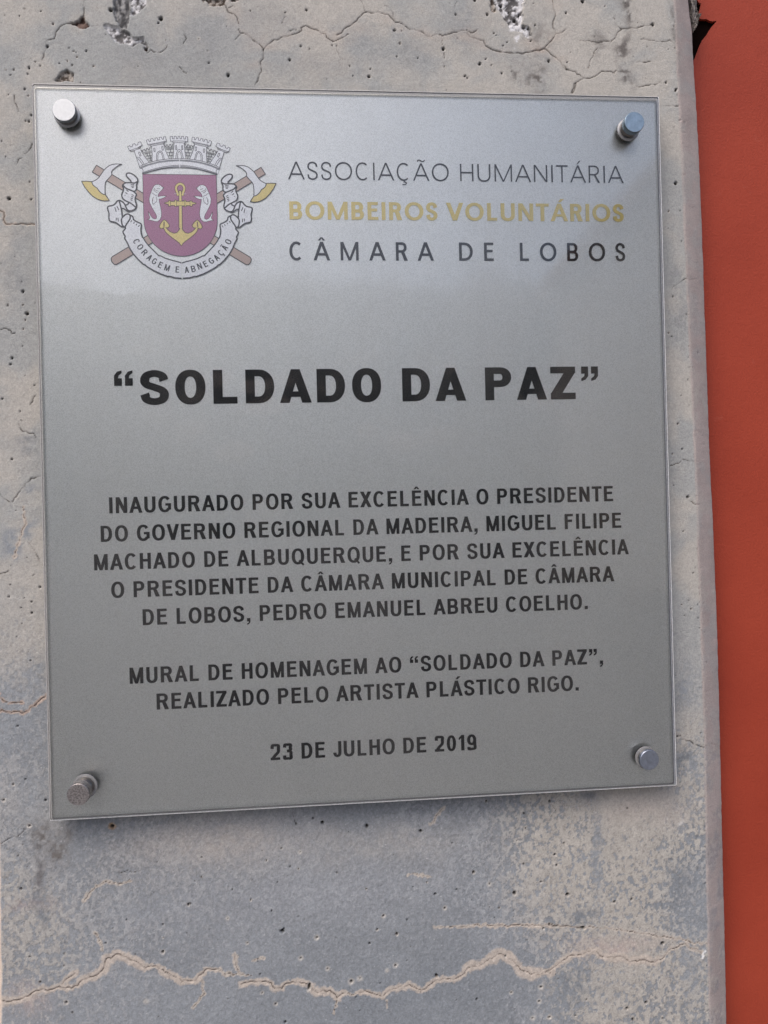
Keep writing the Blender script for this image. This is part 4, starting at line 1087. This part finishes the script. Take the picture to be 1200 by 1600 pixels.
# ribbon
RW = KX * 2.2; RT = KX * 1.3
rib_f2 = [[(600, 335), (590, 300), (560, 270), (515, 220), (500, 180), (515, 150), (560, 142), (620, 160), (690, 210), (730, 260), (742, 305)],
          [(480, 345), (540, 342), (600, 345), (650, 350), (690, 345), (742, 310)], [(742, 310), (725, 350), (710, 400), (715, 450), (705, 490), (680, 520), (650, 520)],
          [(480, 345), (430, 385), (420, 420), (436, 445), (440, 500), (415, 560), (405, 610), (420, 660), (460, 705), (520, 735), (560, 755), (620, 790), (690, 850)],
          [(436, 400), (480, 450), (540, 480), (590, 500), (650, 525), (690, 560), (712, 600), (690, 640), (685, 700), (705, 780), (712, 830), (690, 880), (640, 915), (580, 930), (530, 915), (500, 870), (470, 800), (430, 750), (370, 715), (330, 715)],
          [(545, 760), (535, 790), (490, 810)], [(395, 880), (440, 880), (490, 915), (530, 940), (580, 940)]]
rib_f3 = [[(400, 210), (350, 215), (310, 270), (250, 315), (180, 330), (130, 350), (125, 400), (155, 500), (155, 560), (155, 620), (175, 680), (230, 700), (300, 715), (360, 750), (430, 805), (480, 820), (530, 820)],
          [(400, 220), (420, 300), (445, 400), (460, 500), (470, 600)], [(470, 600), (510, 560), (560, 525), (610, 520), (650, 545), (700, 570), (720, 600), (730, 640), (770, 680), (850, 720), (900, 745), (915, 790), (905, 900), (920, 1000), (950, 1080)],
          [(650, 550), (655, 600), (640, 650), (600, 710), (560, 770), (535, 820)], [(470, 600), (450, 650), (455, 720), (470, 780), (500, 810)],
          [(535, 820), (540, 860), (500, 910), (485, 940), (510, 1000), (535, 1040), (525, 1090), (560, 1150)]]
outer7 = [(210, 200), (235, 260), (235, 310), (270, 370), (300, 440), (350, 520), (430, 610), (500, 675), (520, 680), (560, 715), (640, 760), (740, 810), (850, 850), (880, 848), (950, 870), (1050, 878)]
inner7 = [(495, 290), (530, 350), (580, 410), (640, 470), (720, 550), (750, 555), (820, 590), (920, 620), (1000, 640), (1050, 657)]
ticks2 = [[(590, 385), (665, 380)], [(600, 415), (665, 410)], [(610, 442), (655, 438)], [(500, 490), (545, 530)], [(480, 545), (525, 580)], [(465, 600), (480, 612)], [(610, 590), (655, 610)], [(600, 625), (650, 645)], [(590, 660), (640, 680)], [(590, 690), (625, 715)], [(262, 855), (290, 950)], [(305, 830), (345, 915)], [(290, 1070), (290, 1130)], [(325, 1075), (335, 1150)]]
ticks3 = [[(690, 665), (665, 710)], [(750, 710), (730, 745)], [(810, 745), (790, 785)], [(870, 775), (845, 820)]]
fill2 = [[(480, 345), (742, 310), (710, 400), (715, 450), (705, 490), (712, 600), (690, 640), (685, 700), (712, 830), (640, 915), (580, 930), (530, 915), (500, 870), (470, 800), (405, 610), (440, 500), (420, 420), (430, 385)], [(600, 335), (515, 220), (500, 180), (515, 150), (560, 142), (620, 160), (690, 210), (742, 305)]]
fill3 = [[(400, 210), (310, 270), (180, 330), (130, 350), (125, 400), (155, 500), (155, 620), (175, 680), (300, 715), (430, 805), (530, 820), (640, 650), (655, 560), (610, 520), (560, 525), (470, 600), (440, 380), (560, 460), (640, 440), (520, 280)]]
band = pz(F3, [(535, 820), (500, 910), (485, 940)]) + pz(F7, outer7[1:])
bandi = pz(F7, inner7)[::-1] + pz(F3, [(905, 900), (915, 790), (900, 745), (770, 680), (720, 600), (650, 550), (640, 650)])
rib_fill, rib_line = [], []
for f in (lambda p: p, mir):
    rib_fill += [f(pz(F2f, p)) for p in fill2] + [f(pz(F3, p)) for p in fill3] + [f(band + bandi)]
    for p in rib_f2: rib_line += stroke(f(smooth(pz(F2f, p), 3)), RW)
    for p in rib_f3: rib_line += stroke(f(smooth(pz(F3, p), 3)), RW)
    rib_line += stroke(f(pz(F3, [(525, 1090), (560, 1150)]) + pz(F7, outer7[3:])), RW * .95) + stroke(f(pz(F7, inner7)), RW * .85)
    for p in ticks2: rib_line += stroke(f(pz(F2f, p)), RT)
    for p in ticks3: rib_line += stroke(f(pz(F3, p)), RT)
union_mesh("ribbon", rib_fill, YL(14), M_SILV, emb)
union_mesh("ribbon_outline", rib_line, YL(15), M_LINE, emb)
# motto letters on the ribbon
MO = [('C', F7, 400, 345), ('O', F7, 455, 425), ('R', F7, 518, 505), ('A', F7, 590, 578), ('G', F7, 660, 632), ('E', F7, 745, 685), ('M', F7, 843, 725), ('E', F7, 990, 750), ('A', F7, 1125, 755)]
F8 = (270, 340, 9.23)
MO += [('B', F8, 296, 740), ('N', F8, 386, 702), ('E', F8, 470, 670), ('G', F8, 555, 625), ('A', F8, 630, 578), ('Ç', F8, 693, 510), ('Ã', F8, 748, 435), ('O', F8, 800, 350)]
cx0, cz0 = at(283.3, 344.3, PRINT_Y)
polys = []
for ch, Fr, x, y in MO:
    mx_, mz_ = at(Fr[0] + x / Fr[2], Fr[1] + y / Fr[2], PRINT_Y)
    th = math.atan2(mx_ - cx0, -(mz_ - cz0))
    cap = KX * 9.7; W = {'M': .80, 'O': .72, 'G': .70, 'C': .66, 'E': .56}.get(BASEC.get(ch, ch), .68)
    for g_ in glyph(ch, W, .19, .155):
        o = []
        for a, b in g_:
            a_, b_ = (a - W / 2) * cap, (b - .5) * cap
            o.append((mx_ + a_ * math.cos(th) - b_ * math.sin(th), mz_ + a_ * math.sin(th) + b_ * math.cos(th)))
        polys.append(o)
union_mesh("motto", polys, YL(16), M_LINE, emb, label="black capitals CORAGEM E ABNEGAÇÃO curving along the ribbon")
# mural crown
crown = [[(112, 295), (150, 272), (168, 298), (205, 288), (208, 248), (245, 235), (265, 265), (305, 258), (310, 215), (355, 200), (388, 265), (290, 320), (150, 365), (112, 295)],
 [(150, 365), (190, 378), (350, 322), (358, 298)], [(235, 370), (270, 470), (335, 665)], [(355, 350), (430, 470), (520, 590)], [(320, 395), (345, 395), (365, 460), (345, 470), (325, 430), (320, 395)], [(280, 490), (330, 490), (380, 550), (430, 630)], [(295, 505), (340, 550), (400, 640)],
 [(370, 350), (395, 388), (400, 350), (430, 338), (440, 372), (460, 362), (465, 325), (490, 320), (500, 352), (520, 345), (520, 312), (555, 305)], [(400, 412), (560, 372)], [(430, 430), (565, 395)], [(450, 470), (565, 455)], [(480, 520), (570, 500)], [(510, 560), (570, 545)], [(480, 420), (485, 468)], [(525, 410), (530, 460)], [(510, 468), (515, 512)], [(540, 460), (545, 505)], [(545, 505), (545, 550)],
 [(465, 170), (505, 160), (520, 200), (545, 195), (548, 145), (585, 135), (605, 180), (630, 175), (625, 135), (665, 125), (680, 165), (710, 160), (705, 120), (745, 112), (765, 155), (790, 150), (785, 110), (825, 105), (840, 190), (490, 255), (465, 170)],
 [(530, 262), (800, 215)], [(545, 285), (560, 282), (790, 237), (812, 200)], [(530, 262), (545, 285)], [(565, 285), (575, 450), (570, 580)], [(785, 240), (830, 380), (895, 515)], [(600, 320), (625, 320), (630, 385), (608, 385), (600, 320)], [(750, 290), (775, 285), (785, 355), (762, 360), (750, 290)],
 [(655, 555), (655, 440), (680, 390), (720, 370), (755, 385), (780, 440), (805, 530)], [(680, 550), (680, 450), (700, 405), (722, 393), (745, 410), (760, 450), (785, 540)],
 [(800, 255), (830, 300), (835, 260), (860, 255), (870, 295), (890, 290), (895, 250), (920, 247), (930, 290), (950, 287), (955, 245), (985, 242)], [(820, 318), (985, 300)], [(840, 342), (985, 330)], [(850, 400), (985, 395)], [(880, 460), (975, 455)], [(915, 335), (918, 395)], [(900, 400), (900, 455)], [(945, 400), (948, 455)], [(925, 460), (930, 515)],
 [(1082, 98), (1060, 98), (1055, 145), (1030, 145), (1025, 98), (988, 98), (985, 145), (955, 145), (950, 98), (912, 105), (915, 190), (1082, 184)], [(955, 195), (970, 220), (1082, 217)], [(985, 222), (975, 400), (965, 510)], [(1015, 270), (1032, 270), (1037, 350), (1015, 350), (1015, 270)], [(1015, 510), (1030, 420), (1050, 360), (1082, 345)], [(1045, 510), (1055, 420), (1082, 372)],
 [(335, 690), (330, 668), (500, 595), (700, 545), (900, 520), (1082, 513)], [(335, 690), (500, 622), (700, 570), (900, 546), (1082, 540)], [(335, 690), (390, 705), (405, 735), (400, 775), (385, 800)], [(400, 775), (600, 712), (800, 665), (1000, 642), (1082, 638)], [(385, 805), (550, 755), (750, 705), (900, 686), (1082, 680)]]
crown_thick = [[(350, 702), (500, 640), (700, 588), (900, 563), (1082, 556)], [(395, 792), (600, 733), (800, 686), (1000, 663), (1082, 660)]]
XC = at(280.3, 240, PRINT_Y)[0]
shiftc = AXX - XC
fixc = lambda p: [q + np.array([shiftc * 0 , 0]) for q in p]
def mirc(pts): return [np.array([2 * XC - p[0], p[1]]) for p in pts]
cl_ = []
for f in (fixc, mirc):
    for p in crown: cl_ += stroke(f(pz(FC, p)), KX * .85)
union_mesh("crown_outline", cl_, YL(12), M_CROWNL, emb)
M_CROWNT = simple("mid_grey_print", (.27, .28, .29), .4, .5)
union_mesh("crown_band", sum([stroke(f(pz(FC, p)), KX * 1.5) for f in (fixc, mirc) for p in crown_thick], []), YL(11), M_CROWNT, emb)
cf = []
for f in (fixc, mirc):
    cf += [f(pz(FC, [(112, 295), (355, 200), (388, 265), (290, 320), (355, 350), (520, 590), (335, 665), (235, 370), (150, 365)])), f(pz(FC, [(465, 170), (825, 105), (840, 190), (785, 240), (895, 515), (570, 580), (565, 285), (490, 255)])),
           f(pz(FC, [(912, 105), (1090, 98), (1090, 530), (965, 520), (985, 222), (915, 190)])), f(pz(FC, [(330, 668), (500, 595), (700, 545), (900, 520), (1090, 513), (1090, 680), (900, 686), (750, 705), (550, 755), (385, 805)]))]
union_mesh("mural_crown", cf, YL(10), M_SILV, emb)

# lines of lettering
def capm(px): return px * .000523
CAPS = []
TL = [
 ("ASSOCIAÇÃO HUMANITÁRIA", (450, 279), (974.6, 287), .01415, HU_, .088, .082, True, M_DGREY, "thin grey capitals ASSOCIAÇÃO HUMANITÁRIA", 1.05),
 ("BOMBEIROS VOLUNTÁRIOS", (452.3, 341.6), (974.9, 347.3), .01440, HU_, .222, .17, True, M_GOLD, "bold gold capitals BOMBEIROS VOLUNTÁRIOS", 1.14),
 ("CÂMARA DE LOBOS", (452.5, 406.7), (977.2, 408), .01485, HU_, .155, .135, True, M_DGREY, "widely spaced charcoal capitals CÂMARA DE LOBOS", 1.0),
]
HV = dict(HW_)
BK = {k: (v * 1.18 if v else v) for k, v in HW_.items()}
for k, v in dict(S=.83, O=.875, L=.70, D=.845, A=.94, P=.81, Z=.78).items(): BK[k] = v
TL += [
 ("“SOLDADO DA PAZ”", (179, 631), (935.5, 625), .0268, BK, .272, .20, False, M_BLACK, "large heavy black title “SOLDADO DA PAZ”", 1.0),
 ("INAUGURADO POR SUA EXCELÊNCIA O PRESIDENTE", (170.8, 800.8), (957.9, 784.4), .01255, HV, .205, .16, False, M_BLACK, "first line of the black inauguration text", 1.0),
 ("DO GOVERNO REGIONAL DA MADEIRA, MIGUEL FILIPE", (157.6, 846), (970.7, 825.4), .01255, HV, .205, .16, False, M_BLACK, "second line of the black inauguration text", 1.0),
 ("MACHADO DE ALBUQUERQUE, E POR SUA EXCELÊNCIA", (147.2, 890.8), (982.8, 866.5), .01255, HV, .205, .16, False, M_BLACK, "third line of the black inauguration text", 1.0),
 ("O PRESIDENTE DA CÂMARA MUNICIPAL DE CÂMARA", (174, 934), (960.1, 908.7), .01255, HV, .205, .16, False, M_BLACK, "fourth line of the black inauguration text", 1.0),
 ("DE LOBOS, PEDRO EMANUEL ABREU COELHO.", (223.2, 976.8), (918.6, 952), .01255, HV, .205, .16, False, M_BLACK, "fifth line of the black inauguration text", 1.0),
 ("MURAL DE HOMENAGEM AO “SOLDADO DA PAZ”,", (202.7, 1067), (942.5, 1038.5), .01255, HV, .205, .16, False, M_BLACK, "black line MURAL DE HOMENAGEM AO “SOLDADO DA PAZ”", 1.0),
 ("REALIZADO PELO ARTISTA PLÁSTICO RIGO.", (245, 1108.5), (904.5, 1079.3), .01255, HV, .205, .16, False, M_BLACK, "black line REALIZADO PELO ARTISTA PLÁSTICO RIGO", 1.0),
 ("23 DE JULHO DE 2019", (423, 1188.5), (744.5, 1171), .01255, HV, .205, .16, False, M_BLACK, "black date line 23 DE JULHO DE 2019", 1.0),
]
for t, a, b, cap, tab, sv, sh, hum, mat, lab, ks in TL:
    text_line(t, a, b, cap, tab, sv, sh, hum, YL(1), mat, plaque, lab, ks)

# whitish scuffs on the acrylic
sc_ = []
for (x, y, L, a) in [(583, 1004, 9, 1.45), (586, 1016, 5, 1.3), (570, 1132, 3, 1.2), (563, 1112, 10, 1.6), (564, 1128, 8, 1.5), (567, 1136, 5, 1.2), (200, 1022, 2, .3), (421, 1113, 2, .6), (820, 1155, 2, 1)]:
    p0 = np.array(at(x - L / 2 * math.cos(a), y + L / 2 * math.sin(a), COVER_F)); p1 = np.array(at(x + L / 2 * math.cos(a), y - L / 2 * math.sin(a), COVER_F))
    m_ = (p0 + p1) / 2 + np.array([.0003, .0002])
    sc_ += stroke([p0, m_, p1], KX * .7, taper=True)
union_mesh("scuff_marks", sc_, COVER_F - .00012, M_WHITESCUFF, plaque, label="faint whitish scratches on the lower middle of the acrylic")["kind"] = "stuff"

# ------------------------------------------------------------------ stand-off bolts
def lathe(name, prof, mat, parent, seg=48, smooth_=True):
    Vv, F = [], []
    n = len(prof)
    for i in range(seg):
        a = 2 * math.pi * i / seg
        for r, y in prof: Vv.append((r * math.cos(a), y, r * math.sin(a)))
    for i in range(seg):
        j = (i + 1) % seg
        for k in range(n - 1): F.append((i * n + k, i * n + k + 1, j * n + k + 1, j * n + k))
    c0_ = len(Vv); Vv.append((0, prof[-1][1], 0))
    for i in range(seg): F.append((i * n + n - 1, c0_, ((i + 1) % seg) * n + n - 1))
    me = pydata(name, Vv, F)
    bm = bmesh.new(); bm.from_mesh(me); bmesh.ops.recalc_face_normals(bm, faces=bm.faces[:]); bm.to_mesh(me); bm.free()
    o = _link(name, me, mat, parent)
    for p in me.polygons: p.use_smooth = smooth_ and abs(p.normal.y) < .9
    return o
def bolt(px, py, r, h, tx, tz, kind, label, washer=1.12):
    yc = COVER_F - h
    x, z = at(px, py, yc)
    b = empty("bolt", (0, 0, 0), plaque)
    b.location = Vector((x, COVER_F - .0001, z)) - Vector(plaque.location)
    b['label'] = label
    k = r
    lathe("washer", [(k * .9, 0), (k * washer, -.0001), (k * washer, -.0010), (k * .95, -.0014), (k * .80, -.0014)], M_WASH, b)
    lathe("shaft", [(k * .6, .030), (k * .6, .0), (k * .86, -.0005), (k * .88, -h * .42), (k * .72, -h * .44), (k * .72, -h * .55), (k * .9, -h * .57)], M_NECK, b)
    c_ = lathe("cap", [(k * .85, -h * .56), (k * .97, -h * .56), (k, -h * .60), (k, -h + .0007), (k * .985, -h + .0003), (k * .955, -h), (k * .6, -h), (k * .2, -h)], M_STEEL[kind], b)
    b.rotation_euler = (tx, 0, tz)
    return b
bolt(99.6, 171.3, .0088, .0085, math.radians(0), math.radians(0), 'bright', "bright white-silver bolt at the plaque's upper left corner")
bolt(991.5, 190.5, .0083, .0135, math.radians(0), math.radians(0), 'blue', "blue-tinged steel bolt at the plaque's upper right corner")
bolt(122.5, 1240.5, .0084, .0175, math.radians(2), math.radians(-1), 'dull', "dull speckled steel bolt at the plaque's lower left corner")
bolt(1014.5, 1187.5, .0082, .0072, math.radians(1), math.radians(2), 'slate', "slate grey steel bolt at the plaque's lower right corner")
